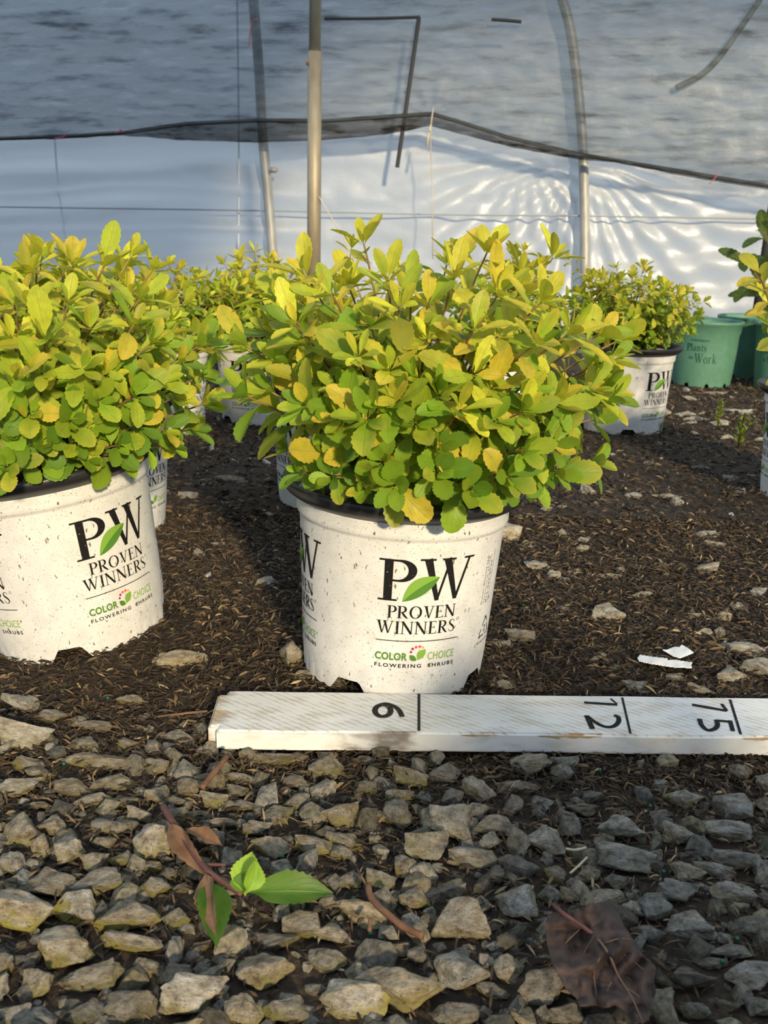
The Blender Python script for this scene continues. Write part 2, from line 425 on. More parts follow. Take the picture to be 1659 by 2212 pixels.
# thin ghost legs outside the film
for i, (pts, lab) in enumerate((([(118, 300), (128, 420), (150, 560)], 'slim dark rod against the film above the left shrub'),
                 ([(512, -20), (516, 300), (515, 540)], 'slim dark rod against the film left of the curved hoop pipe'))):
    o = wall_tube('wall_rod', pts, 0.0045, M['rod'], 0.015); tag(o, lab, 'rod', 'thin rods against the film')
# horizontal wire
o = wall_tube('guy_wire', [(-400, 441), (0, 447), (560, 455), (930, 463), (1300, 467), (1659, 473), (2000, 480)], 0.0035, M['wire'], 0.05)
tag(o, 'thin grey wire running level across the whole film wall', 'wire')
# diagonal brace top right
o = wall_tube('brace_pipe', [(1460, 190), (1530, 150), (1600, 60), (1680, -60)], 0.012, M['hoop2'], 0.03)
tag(o, 'dark diagonal brace behind the shade cloth at the top right', 'brace')
# dark lines built as solid bars in front of the cloth
fr = empty('dark_bars', on_wall(858, 362, .16))
for nm, pts, r in (('upright_bar', [(905, 38), (882, 200), (858, 362)], 0.0085), ('top_bar', [(701, 40), (800, 40), (907, 37)], 0.006), ('top_bar', [(1062, 42), (1095, 44), (1126, 47)], 0.0065)):
    g = Geo(); g.tube([p - fr.location for p in smooth_path([on_wall(x, y, .16) for x, y in pts], 6)], r, n=8); g.build(nm, M['dark'], fr)
tag(fr, 'dark leaning bar with short level bars at its top', 'frame')

# shade cloth
HEM = [(-700, 322), (-300, 308), (0, 300), (130, 296), (270, 287), (400, 268), (560, 260), (700, 262), (830, 253), (932, 246), (1000, 266), (1100, 298), (1250, 334), (1330, 347), (1480, 372), (1659, 402), (1900, 440), (2400, 520)]
LOW = [(-700, 327), (-300, 313), (0, 304), (130, 300), (270, 293), (400, 303), (560, 308), (700, 303), (830, 291), (932, 272), (1000, 291), (1100, 317), (1250, 345), (1330, 351), (1480, 381), (1659, 410), (1900, 448), (2400, 528)]
def interp(L, u): return float(np.interp(u, [a for a, b in L], [b for a, b in L]))
def shade_disp(u, v):
    e = interp(HEM, u)
    near = math.exp(-abs(v-e)/90.0)
    d = 0.028*mn.noise(Vector((u*.0035, v*.012, 11))) + (0.015+0.016*near)*mn.noise(Vector((u*.010, v*.06, 13)))
    d += 0.009*mn.noise(Vector((u*.028, v*.12, 17)))
    dx, dy = u-932, v-250; r = math.hypot(dx, dy)+1
    d += 0.02*math.exp(-r/90)*math.sin(math.atan2(dy, dx)*9)*min(1, r/25)
    return d
def build_shade():
    us = np.arange(-700, 2400, 7.0); n = len(us); rows = 130
    V = []; Fc = []
    for j in range(rows+1):
        for u in us:
            e = interp(HEM, u); t = j/rows; v = -560 + (e+560)*(1-(1-t)**1.25)
            V.append(on_wall(u, v, 0.13 + shade_disp(u, v)))
    for j in range(rows):
        for i in range(n-1): Fc.append((j*n+i, (j+1)*n+i, (j+1)*n+i+1, j*n+i+1))
    root = empty('shade_cloth', on_wall(932, 246, .14))
    o = mesh_obj('cloth_sheet', V, Fc, M['shade'], root, True); o.data.transform(Matrix.Translation(-root.location))
    V = []; Fc = []; rows = 10
    for j in range(rows+1):
        for u in us:
            a, b = interp(HEM, u)-5, interp(LOW, u)+2*mn.noise(Vector((u*.03, 0, 2))); t = j/rows
            v = a+(b-a)*t
            bulge = 0.03*math.sin(math.pi*t) + 0.008*mn.noise(Vector((u*.02+v*.1, v*.09, 4)))
            V.append(on_wall(u, v, 0.16 + bulge))
    for j in range(rows):
        for i in range(n-1): Fc.append((j*n+i, (j+1)*n+i, (j+1)*n+i+1, j*n+i+1))
    o = mesh_obj('rolled_hem', V, Fc, M['hem'], root, True); o.data.transform(Matrix.Translation(-root.location))
    # cord inside the upper edge
    g = Geo(); g.tube([on_wall(u, interp(HEM, u)+1, .18) - root.location for u in range(-700, 2400, 20)], 0.005, n=8)
    g.build('edge_cord', M['dark'], root, True)
    tag(root, 'grey knitted shade cloth hanging across the upper half with a dark rolled lower edge', 'shade cloth')
build_shade()
# tie string
g = Geo(); top = on_wall(935, 236, .24)
g.tube([on_wall(936, 232, .22), on_wall(932, 262, .27), on_wall(930, 300, .2), on_wall(934, 420, .2), on_wall(935, 560, .2)], 0.0022, n=6)
g.tube([on_wall(931, 268, .22), on_wall(926, 292, .22), on_wall(922, 316, .22)], [.003, .004, .006], n=6)
tag(g.build('tie_string', M['string'], smooth=True), 'pale string tying up the shade cloth edge and hanging straight down', 'string')
g = Geo(); g.tube([on_y(689, 425, 3.28), on_y(760, 545, 3.24), on_y(882, 770, 3.15)], 0.0018, n=6)
tag(g.build('guy_string', M['string']), 'thin pale string slanting down right from the thick upright post', 'string')
for pts, lab, off in (([(538, 100), (541, 62), (548, 44), (556, 42)], 'long pink ribbon tied to the hoop pipe near the top', .22),
                 ([(118, 299), (132, 297), (145, 289)], 'pink ribbon tied on the shade cloth edge nearest the left border', .25),
                 ([(248, 287), (258, 284), (262, 279)], 'small faded pink ribbon on the cloth edge above the left shrub', .25),
                 ([(1532, 397), (1543, 386), (1550, 376)], 'pink ribbon tied on the sagging cloth edge at the right', .25)):
    g = Geo(); P = smooth_path([on_wall(a, b_, off) for a, b_ in pts], 5)
    g.tube(P, [0.004 + 0.004*abs(math.sin(i*1.3)) for i in range(len(P))], n=6, flat=0.3)
    tag(g.build('marker_ribbon', M['pink']), lab, 'ribbon', 'pink marker ribbons')

# unseen cloth on poles, added to keep sun off the upper and left film
def build_sun_blocker():
    V = []; Fc = []; nx, nz = 60, 24
    def zb(x): return 3.70 - 1.15*(1-ss(1.25, 2.0, x)) + .05*math.sin(x*3)
    for j in range(nz+1):
        for i in range(nx+1):
            x = -1.6 + 7.0*i/nx; b = zb(x); V.append((x, -3 + .04*mn.noise(Vector((x*2, j*.2, 0))), b+(5.4-b)*j/nz))
    for j in range(nz):
        for i in range(nx): a = j*(nx+1)+i; Fc.append((a, a+1, a+nx+2, a+nx+1))
    root = empty('shade_cloth', (1.9, -3, 0))  # added light blocker, separate from the cloth hanging over the film
    o = mesh_obj('cloth_sheet', V, Fc, M['cloth'], root, True); o.data.transform(Matrix.Translation(-root.location))
    for x in (-1.6, 1.9, 5.4):
        g = Geo(); g.tube([(x-1.9, -.03, 0), (x-1.9, -.03, 5.45)], .024, n=14); g.build('blocker_pole', M['post'], root, True)
    tag(root, 'added sun-blocking cloth on poles, hung high behind the camera, outside the picture', 'shade cloth')
build_sun_blocker()
# thick upright post, two telescoped pipes
pb = on_y(677, 790, 3.3); root = empty('upright_post', (pb.x, pb.y, ground(pb.x, pb.y)))
j = on_y(680, 112, 3.3); t = on_y(685, -400, 3.3)
g = Geo(); g.tube([Vector((0, 0, 0)), j - root.location], 0.0222, n=24); g.build('lower_pipe', M['post'], root, True)
g = Geo(); d = (j-root.location).normalized(); g.tube([j - root.location - d*.02, t - root.location], 0.0185, n=24); g.build('upper_pipe', M['hoop2'], root, True)
g = Geo(); g.tube([on_y(667, 136, 3.29)-root.location, on_y(661, 136, 3.29)-root.location], .006, n=8); g.build('set_bolt', M['drybrown'], root)
tag(root, 'thick weathered galvanised post standing behind the middle shrub, upper pipe slotted in lower', 'post')
pb = on_y(1654, 560, 2.9); g = Geo(); g.tube([(pb.x-.01, pb.y, 0), (pb.x, pb.y, 0.5), (pb.x+.02, pb.y, 1.6)], 0.012, n=14)
tag(g.build('side_post', M['dark'], smooth=True), 'dark slim post at the right border behind the tall leafy shoot', 'post')

# ------------------------------------------------------------------ lettering (stroked outlines wrapped on the pots)
def strk(pts, w, seg=0.09):
    """polyline with per-point width -> quads"""
    pts = [Vector(p) for p in pts]
    if not hasattr(w, '__len__'): w = [w]*len(pts)
    P = []; Wd = []
    for i in range(len(pts)-1):
        L = (pts[i+1]-pts[i]).length; k = max(1, int(L/seg)+1)
        for q in range(k): P.append(pts[i].lerp(pts[i+1], q/k)); Wd.append(w[i]+(w[i+1]-w[i])*q/k)
    P.append(pts[-1]); Wd.append(w[-1]); V = []; Fc = []
    for i, p in enumerate(P):
        t = P[min(i+1, len(P)-1)]-P[max(i-1, 0)]; t.normalize(); nn = Vector((-t.y, t.x))
        V += [p+nn*Wd[i]/2, p-nn*Wd[i]/2]
    for i in range(len(P)-1): Fc.append((2*i, 2*i+1, 2*i+3, 2*i+2))
    return V, Fc
def arc(cx, cy, rx, ry, a0, a1, wmin, wmax, n=16):
    P = []; Ws = []
    for i in range(n+1):
        a = R(a0+(a1-a0)*i/n); P.append((cx+rx*math.cos(a), cy+ry*math.sin(a)))
        Ws.append(wmin+(wmax-wmin)*abs(math.cos(a))**1.3)
    return P, Ws
T, th = 0.15, 0.05
def serif(x, y, w): return ([(x-w/2, y), (x+w/2, y)], 0.045)
def glyph(ch):
    """-> advance, list of (points, widths), cap height 1"""
    s = []
    if ch == 'P' or ch == 'R':
        s = [([(.17, 0), (.17, 1)], T), serif(.17, .02, .34), serif(.11, .98, .22)]
        s.append(([(.15, .975), (.36, .975)], th)); s.append(([(.15, .5), (.36, .49)], th))
        s.append(arc(.34, .732, .245, .243, -90, 90, th, T))
        if ch == 'R': s += [([(.34, .5), (.52, .22), (.70, .02)], [.12, T, .10]), serif(.70, .02, .14)]
        return (.64 if ch == 'P' else .78), s
    if ch == 'O': return .94, [arc(.46, .5, .36, .48, 0, 360, th, T, 28)]
    if ch == 'V': return .80, [([(.16, 1), (.42, 0.02)], [T*1.15, .09]), ([(.68, 1), (.42, 0.02)], [th, .06]), serif(.16, .98, .34), serif(.67, .98, .26)]
    if ch == 'W': return 1.22, [([(.15, 1), (.40, .02)], [T*1.1, .09]), ([(.62, .95), (.40, .02)], [th, .05]), ([(.56, 1), (.82, .02)], [T*1.1, .09]),
                               ([(1.09, 1), (.82, .02)], [th, .06]), serif(.15, .98, .32), serif(.60, .98, .30), serif(1.08, .98, .25)]
    if ch == 'E': return .66, [([(.17, 0), (.17, 1)], T), ([(.02, .975), (.56, .975)], th), ([(.02, .025), (.60, .025)], th), ([(.15, .52), (.46, .52)], th),
                              ([(.555, .99), (.555, .82)], [.05, .02]), ([(.595, .01), (.62, .2)], [.06, .02]), ([(.45, .62), (.45, .42)], .04)]
    if ch == 'N': return .92, [([(.14, 0), (.14, 1)], th*1.2), ([(.12, 1), (.76, 0)], T*1.05), ([(.76, 0), (.76, 1)], th*1.2), serif(.13, .02, .26), serif(.09, .98, .2), serif(.76, .98, .26)]
    if ch == 'I': return .36, [([(.18, 0), (.18, 1)], T), serif(.18, .02, .32), serif(.18, .98, .32)]
    if ch == 'L': return .62, [([(.17, 0), (.17, 1)], T), serif(.17, .98, .3), ([(.02, .025), (.56, .025)], th), ([(.55, .01), (.58, .2)], [.06, .02])]
    if ch == 'A': return .84, [([(.40, 1), (.13, 0)], [.06, th]), ([(.40, 1), (.68, 0)], [.09, T]), ([(.22, .34), (.58, .34)], th), serif(.13, .02, .25), serif(.69, .02, .3)]
    if ch == 'S': return .60, [([(.47, .78), (.42, .93), (.28, .98), (.15, .93), (.10, .78), (.16, .64), (.30, .52), (.43, .40), (.50, .24), (.44, .08), (.28, .02), (.12, .08), (.07, .26)],
                               [.03, .04, .05, .06, .10, .13, .15, .13, .10, .06, .05, .04, .03])]
    x = .66
    if ch == 'a': return .56, [([(.10, .52), (.16, .63), (.30, .64), (.37, .54), (.38, .1), (.46, .02), (.54, .06)], [.06, .07, .06, .11, .12, .07, .03]), arc(.23, .19, .15, .17, 40, 330, .05, .11)]
    if ch == 'n': return .68, [([(.16, 0), (.16, .64)], .12), serif(.16, .02, .26), serif(.08, .62, .12), ([(.18, .52), (.28, .63), (.42, .63), (.50, .52), (.50, 0)], [.04, .06, .08, .12, .12]), serif(.51, .02, .26)]
    if ch == 't': return .42, [([(.18, .86), (.18, .12), (.25, .03), (.38, .07)], [.06, .12, .08, .03]), ([(.03, .64), (.36, .64)], th)]
    if ch == 's': return .46, [([(.36, .50), (.30, .62), (.18, .65), (.09, .55), (.13, .42), (.28, .31), (.38, .17), (.32, .05), (.18, .01), (.07, .08), (.05, .18)], [.03, .04, .05, .09, .11, .12, .10, .06, .05, .04, .03])]
    if ch == 'o': return .62, [arc(.31, .32, .23, .31, 0, 360, th, .12, 22)]
    if ch == 'r': return .48, [([(.16, 0), (.16, .64)], .12), serif(.16, .02, .26), serif(.08, .62, .12), ([(.18, .46), (.27, .6), (.38, .64), (.44, .58)], [.04, .05, .08, .11])]
    if ch == 'k': return .66, [([(.16, 0), (.16, 1.0)], .12), serif(.16, .02, .26), serif(.09, .98, .16), ([(.2, .28), (.5, .62)], th), ([(.28, .36), (.56, .02)], .11), serif(.52, .62, .2), serif(.58, .02, .18)]
    if ch == 'h': return .68, [([(.16, 0), (.16, 1.0)], .12), serif(.16, .02, .26), serif(.09, .98, .16), ([(.18, .52), (.28, .63), (.42, .63), (.50, .52), (.50, 0)], [.04, .06, .08, .12, .12]), serif(.51, .02, .26)]
    if ch == 'l': return .34, [([(.16, 0), (.16, 1.0)], .12), serif(.16, .02, .28), serif(.09, .98, .16)]
    if ch == '.': return .3, [([(.1, .05), (.2, .05)], .1)]
    return .35, []
def serif_text(txt, x0, x1, y0, h, slant=0.0, track=0.05):
    adv = 0; items = []
    for ch in txt:
        a, st = glyph(ch); items.append((adv, st)); adv += a+track
    adv -= track; kx = (x1-x0)/adv; G = Geo()
    for ax, st in items:
        for pts, w in st:
            V, Fc = strk(pts, w)
            G.add([(x0+(v.x+ax+slant*v.y)*kx, y0+v.y*h, 0) for v in V], Fc)
    return G
def sans_text(txt, x0, x1, y0, h, bold=0.0, space=1.05):
    cu = bpy.data.curves.new('t', 'FONT'); cu.body = txt; cu.size = 1; cu.offset = bold; cu.resolution_u = 3; cu.space_character = space
    ob = bpy.data.objects.new('t', cu); COL.objects.link(ob); bpy.context.view_layer.update()
    me = bpy.data.meshes.new_from_object(ob.evaluated_get(bpy.context.evaluated_depsgraph_get()))
    V = [v.co.copy() for v in me.vertices]; Fc = [tuple(p.vertices) for p in me.polygons]
    bpy.data.objects.remove(ob); bpy.data.meshes.remove(me)
    if not V: return Geo()
    a0 = min(v.x for v in V); a1 = max(v.x for v in V); b0 = min(v.y for v in V); b1 = max(v.y for v in V)
    G = Geo(); G.add([(x0+(v.x-a0)/(a1-a0)*(x1-x0), y0+(v.y-b0)/(b1-b0)*h, 0) for v in V], Fc); return G
def poly_leaf(p0, p1, bulge_l, bulge_r, n=10):
    """two-sided leaf shape, returns (left half Geo, right half Geo)"""
    p0, p1 = Vector((*p0, 0)), Vector((*p1, 0)); d = p1-p0; nn = Vector((-d.y, d.x, 0))
    out = []
    for bl in (bulge_l, -bulge_r):
        V = []; Fc = []
        for i in range(n+1):
            t = i/n; m = p0+d*t+nn*0.06*math.sin(math.pi*t); V += [m, m+nn*bl*math.sin(math.pi*t)**.85]
        for i in range(n): Fc.append((2*i, 2*i+1, 2*i+3, 2*i+2))
        g = Geo(); g.add(V, Fc); out.append(g)
    return out
def disc(x, y, r, n=12):
    g = Geo(); g.add([(x+r*math.cos(2*math.pi*i/n), y+r*math.sin(2*math.pi*i/n), 0) for i in range(n)], [tuple(range(n))]); return g
def joing(*gs):
    G = Geo()
    for g in gs: G.add(g.v, g.f)
    return G

# ------------------------------------------------------------------ pots
PROF = [(0.0, .0775), (.010, .0782), (.022, .0794), (.026, .0798), (.060, .0818), (.100, .0842), (.136, .0866), (.1375, .0870), (.1395, .0882), (.1425, .0888), (.145, .0888), (.152, .0900)]
def prof_r(z): return float(np.interp(z, [a for a, b in PROF], [b for a, b in PROF]))
def wrap(G, ang0, S=1.0, off=0.0003):
    """flat x (arc metres), y (height) -> on the pot wall, facing -Y at angle 0"""
    out = []
    for x, y, _ in G.v:
        r = prof_r(y)+off; a = ang0 + x/0.0845
        out.append((S*r*math.sin(a), -S*r*math.cos(a), S*y))
    g = Geo(); g.v = out; g.f = G.f; return g
_logo = {}
def logo_geos():
    if _logo: return _logo
    L = _logo
    L['big_initials'] = (joing(serif_text('P', -.036, -.0075, .088, .0345), serif_text('W', -.0042, .043, .088, .0355, track=0)), 'ink')
    L['brand_words'] = (joing(serif_text('PROVEN', -.028, .030, .0735, .0105), serif_text('WINNERS', -.036, .0315, .0600, .0108)), 'ink')
    g = Geo()
    for i in range(24): 
        x0, x1 = -.036+.0715*i/24, -.036+.0715*(i+1)/24; g.add([(x0, .0535, 0), (x1, .0535, 0), (x1, .0542, 0), (x0, .0542, 0)], [(0, 1, 2, 3)])
    V, Fc = strk(*arc(0, 0, 1, 1, 0, 360, .25, .25, 14)); g.add([(.0335+v.x*.0011, .0705+v.y*.0011, 0) for v in V], Fc)
    L['rule_line'] = (g, 'ink')
    a, b = poly_leaf((-.0165, .0878), (.0120, .1085), .21, .19)
    L['leaf_emblem'] = (a, 'lgreen'); L['leaf_emblem_shade'] = (b, 'dgreen')
    L['color_word'] = (sans_text('COLOR', -.036, -.009, .0368, .0068, .035), 'dgreen')
    L['choice_word'] = (sans_text('CHOICE', .0085, .0335, .0372, .0068), 'lgreen')
    L['flowering_words'] = (joing(sans_text('FLOWERING', -.036, .0035, .0305, .0034, .02, 1.35), sans_text('SHRUBS', .0095, .0340, .0305, .0034, .02, 1.35)), 'ink')
    a, b = poly_leaf((-.0010, .0370), (-.0072, .0418), .3, .3); c1, d1 = poly_leaf((-.0002, .0375), (.0062, .0465), .3, .3)
    L['flower_leaf'] = (joing(a, b), 'dgreen'); L['flower_leaf_light'] = (joing(c1, d1), 'lgreen')
    L['flower_dot_plum'] = (joing(disc(-.0062, .0445, .0011), disc(-.0050, .0473, .0012)), 'plum')
    L['flower_dot_red'] = (joing(disc(-.0022, .0488, .0012), disc(.0008, .0492, .0012)), 'red')
    L['flower_dot_orange'] = (joing(disc(.0034, .0484, .0011)), 'orange')
    return L
_side = {}
def side_geos():
    if _side: return _side
    g = Geo()
    for i, (tx, y1) in enumerate((('Proven Winners LLC', .119), ('Sycamore IL 60178', .117), ('815-895-8130', .113), ('www.provenwinners.com', .121))):
        q = sans_text(tx, .076, y1, 0, .0019)          # written sideways, running up the pot
        g.add([(.004*(i)-y*1.0, x, 0) for x, y, _ in q.v], q.f)
    _side['address_lines'] = (g, .0, 'inkgrey')
    g = Geo()
    tri = [(0, .018), (.011, 0), (-.011, 0)]
    for i in range(3):
        a, b = Vector(tri[i]), Vector(tri[(i+1) % 3]); V, Fc = strk([a.lerp(b, .12), a.lerp(b, .36)], .0012); g.add([(v.x, v.y+.045, 0) for v in V], Fc)
        V, Fc = strk([a.lerp(b, .50), a.lerp(b, .86)], .0012); g.add([(v.x, v.y+.045, 0) for v in V], Fc)
        m = a.lerp(b, .86); d = (b-a).normalized(); nn = Vector((-d.y, d.x)); g.add([(p.x, p.y+.045, 0) for p in (m+nn*.002, m-nn*.002, m+d*.003)], [(0, 1, 2)])
    q = sans_text('2', -.0022, .0022, .048, .006); g.add(q.v, q.f)
    q = sans_text('100% RECYCLABLE', -.013, .013, .0385, .0022); g.add(q.v, q.f)
    _side['recycling_mark'] = (g, .16, 'inkgrey')
    return _side

def lathe(prof, n, fn=None):
    V = []; Fc = []
    for j, (z, r) in enumerate(prof):
        for i in range(n):
            a = 2*math.pi*i/n; zz, rr = fn(j, a, z, r) if fn else (z, r)
            V.append((rr*math.sin(a), -rr*math.cos(a), zz))
    for j in range(len(prof)-1):
        for i in range(n): Fc.append((j*n+i, j*n+(i+1) % n, (j+1)*n+(i+1) % n, (j+1)*n+i))
    return V, Fc
_pot = {}
def cached(key, mk):
    if key not in _pot: _pot[key] = mk()
    return _pot[key]
def foot(j, a, z, r):
    """cut-outs and drainage dimples round the foot"""
    if z <= 0.030:
        d = math.degrees(a) % 90; w = 0
        if 36 < d < 62: w = min(1, (d-36)/6, (62-d)/6)
        z = z + (0.012*w*(1-z/0.030))
        if z < .022 and w == 0:
            k = math.cos(a*36); r = r - 0.0011*max(0, k-.35)*max(0, 1-abs(z-.007)/.010)
            if z < 0.002: z += 0.0014*max(0, k)
    return z, r
def add_pot(root, rot, style='white', S=1.0, detail=True):
    """plant_pot part with lip, lining and print as its sub-parts"""
    n = 216
    def mk():
        pr = [(0, .0775), (.004, .0777), (.008, .0781), (.012, .0784), (.016, .0788), (.022, .0794), (.026, .0798), (.045, .0809), (.060, .0818), (.080, .0829), (.100, .0842), (.120, .0855), (.1355, .0865), (.1368, .0867), (.1384, .0884), (.1402, .0893), (.1425, .0894), (.1465, .0893), (.150, .0898), (.1535, .0906), (.1540, .0870), (.0300, .0775), (.0300, .0001)]
        V, Fc = lathe(pr, n, foot); me = bpy.data.meshes.new('plant_pot'); me.from_pydata(V, [], Fc)
        me.polygons.foreach_set('use_smooth', [True]*len(me.polygons)); me.materials.append(M['pot']); return me
    def mkg():
        pr = [(0, .080), (.012, .081), (.03, .083), (.1, .088), (.140, .0905), (.144, .0925), (.166, .0945), (.168, .0985), (.174, .0990), (.176, .0975), (.172, .0930), (.140, .0890), (.03, .0815), (.02, .0001)]
        def ft(j, a, z, r):
            if z <= .012:
                d = math.degrees(a) % 40
                if 12 < d < 20: z += 0.009*(1-z/.0121)
            return z, r
        V, Fc = lathe(pr, n, ft); me = bpy.data.meshes.new('plant_pot'); me.from_pydata(V, [], Fc)
        me.polygons.foreach_set('use_smooth', [True]*len(me.polygons)); me.materials.append(M['greenpot']); return me
    o = bpy.data.objects.new('plant_pot', cached(style, mk if style == 'white' else mkg)); COL.objects.link(o); o.parent = root
    o.rotation_euler = (0, 0, rot); o.scale = (S, S, S)
    if style == 'white':
        def lip():
            pr = [(.1510, .0893), (.1545, .0950), (.1575, .0990), (.1610, .1016), (.1650, .1022), (.1672, .1010), (.1668, .0975), (.1600, .0905), (.1450, .0872), (.1250, .0855)]
            V, Fc = lathe(pr, 96); me = bpy.data.meshes.new('black_lip'); me.from_pydata(V, [], Fc)
            me.polygons.foreach_set('use_smooth', [True]*len(me.polygons)); me.materials.append(M['black']); return me
        q = bpy.data.objects.new('black_lip', cached('lip', lip)); COL.objects.link(q); q.parent = o; q['label'] = 'black inner lining and lip of the pot'
        for k in range(4):
            for nm, (G, mt) in logo_geos().items():
                if not detail and nm in ('flower_dot_plum', 'flower_dot_red', 'flower_dot_orange'): continue
                key = (nm, k)
                def mkp():
                    g = wrap(G, k*math.pi/2, 1.0, .0007 if 'emblem' in nm else .00035); me = bpy.data.meshes.new(nm); me.from_pydata(g.v, [], g.f); me.materials.append(M[mt]); return me
                q = bpy.data.objects.new(nm, cached(key, mkp)); COL.objects.link(q); q.parent = o
        if detail:
            for nm, (G, da, mt) in side_geos().items():
                g = wrap(G, R(43)+da); g.build(nm, M[mt], o)
    else:
        words = joing(serif_text('Plants', -.040, .012, .098, .020), serif_text('Work', -.018, .042, .066, .026), serif_text('that', -.034, -.020, .076, .010), serif_text('PERENNIALS', -.030, .018, .124, .006))
        g = Geo(); g.f = words.f
        for x, y, _ in words.v:
            r = .080+y*.078+.0012; a = x/.088; g.v.append((r*math.sin(a), -r*math.cos(a), y))
        g.build('slogan_words', M['teal'], o)
    return o

def add_soil(root, z=.148, r=.0862, seed=0):
    V = []; Fc = []; nr_, na = 14, 48
    V.append((0, 0, z+.006))
    for i in range(1, nr_+1):
        for k in range(na):
            a = 2*math.pi*k/na; rr = r*i/nr_
            V.append((rr*math.cos(a), rr*math.sin(a), z+.006*(1-(i/nr_)**2)+(.004*mn.noise(Vector((rr*90*math.cos(a), rr*90*math.sin(a), seed))) if i < nr_ else -.002)))
    for k in range(na): Fc.append((0, 1+k, 1+(k+1) % na))
    for i in range(nr_-1):
        for k in range(na): Fc.append((1+i*na+k, 1+(i+1)*na+k, 1+(i+1)*na+(k+1) % na, 1+i*na+(k+1) % na))
    return mesh_obj('potting_soil', V, Fc, M['soil'], root, True)

# ------------------------------------------------------------------ foliage
def leaf_template(NU, NV, teeth, pointed=False):
    us = np.linspace(0, 1, NU+1); vs = np.linspace(-1, 1, NV+1); P = []; UV = []
    for i, u in enumerate(us):
        w = (math.sin(math.pi*min(1, u**1.42*.985+.004)))**0.62*0.5
        if pointed: w = (math.sin(math.pi*min(1, u**.92)))**1.05*0.5
        if u < 0.22: w = 0.03 + (w-.03)*(u/.22)**1.1
        for v in vs:
            ww = w; uu = u
            if teeth and abs(v) > .99 and u > .42 and u < .97: ww *= 1.0+(0.075 if i % 2 else -0.045)
            P.append((uu, v*ww, abs(v))); UV.append((u, 0.5+v*0.5))
    Fc = []
    for i in range(NU):
        for j in range(NV): a = i*(NV+1)+j; Fc.append((a, a+1, a+NV+2, a+NV+1))
    return np.array(P), np.array(UV), np.array(Fc)
LT_HI = leaf_template(16, 4, True); LT_LO = leaf_template(7, 2, False)

class Foliage:
    def __init__(s, tpl): s.t = tpl; s.V = []; s.UV = []; s.C = []; s.F = []; s.n = 0
    def leaf(s, o, d, nrm, L, Wd, curl, fold, c0, c1, wav=0.0):
        P, UV, Fc = s.t
        d = np.array(d, float); d /= np.linalg.norm(d)
        nrm = np.array(nrm, float); nrm -= d*nrm.dot(d); nrm /= (np.linalg.norm(nrm)+1e-9)
        sd = np.cross(nrm, d)
        u = P[:, 0]; v = P[:, 1]; av = np.abs(v)
        c = curl if abs(curl) > 1e-3 else 1e-3
        x = np.sin(c*u)/c*L; z = -(1-np.cos(c*u))/c*L
        up = fold*av*Wd + wav*L*np.sin(u*9+v*6)*av*2
        pos = np.array(o)[None, :] + x[:, None]*d + (z+up*np.cos(c*u))[:, None]*nrm + (v*Wd)[:, None]*sd + (up*np.sin(c*u))[:, None]*d
        s.V.append(pos); s.UV.append(UV)
        k = np.clip((u-.25)*1.1 + (P[:, 2]-.5)*.35, 0, 1)[:, None]
        s.C.append(np.array(c0)[None, :]*(1-k)+np.array(c1)[None, :]*k)
        s.F.append(Fc+s.n); s.n += len(P)
    def build(s, name, parent, mat=None):
        V = np.concatenate(s.V); Fc = np.concatenate(s.F)
        return mesh_obj(name, V.tolist(), Fc.tolist(), mat or M['leaf'], parent, True, uv=np.concatenate(s.UV), cols=np.concatenate(s.C))
YEL = np.array((0.90, 0.66, 0.07)); ORG = np.array((0.90, 0.56, 0.16)); YG = np.array((0.68, 0.62, 0.055)); LG = np.array((0.46, 0.60, 0.040)); GR = np.array((0.24, 0.44, 0.030)); DG = np.array((0.10, 0.25, 0.03))
def leaf_cols(h, r, age=0.0):
    """h 0..1 height in the crown, older foliage low down is greener, new growth above is gold"""
    q = h + r.gauss(0, .17)
    if q > 0.60: base = YG*(1-.55*r.random()**2)+LG*.55*r.random()**2; 
    elif q > 0.38: base = LG*.6+YG*.35*r.random()+GR*.15
    elif q > 0.1: base = GR*(.5+.5*r.random())+LG*.35*r.random()
    else: base = GR*.35+DG*.65
    tip = base.copy(); z = r.random()
    pg = 0.03+0.33*max(0, min(1, h))**1.2
    if z < pg:
        tip = YEL*.85+ORG*.15*r.random(); 
        if r.random() < .55: base = base*.4+YEL*.6
    elif z < pg+.12: tip = base*.5+YEL*.5
    elif z < pg+.2: tip = base*.6+ORG*.35
    return base, tip

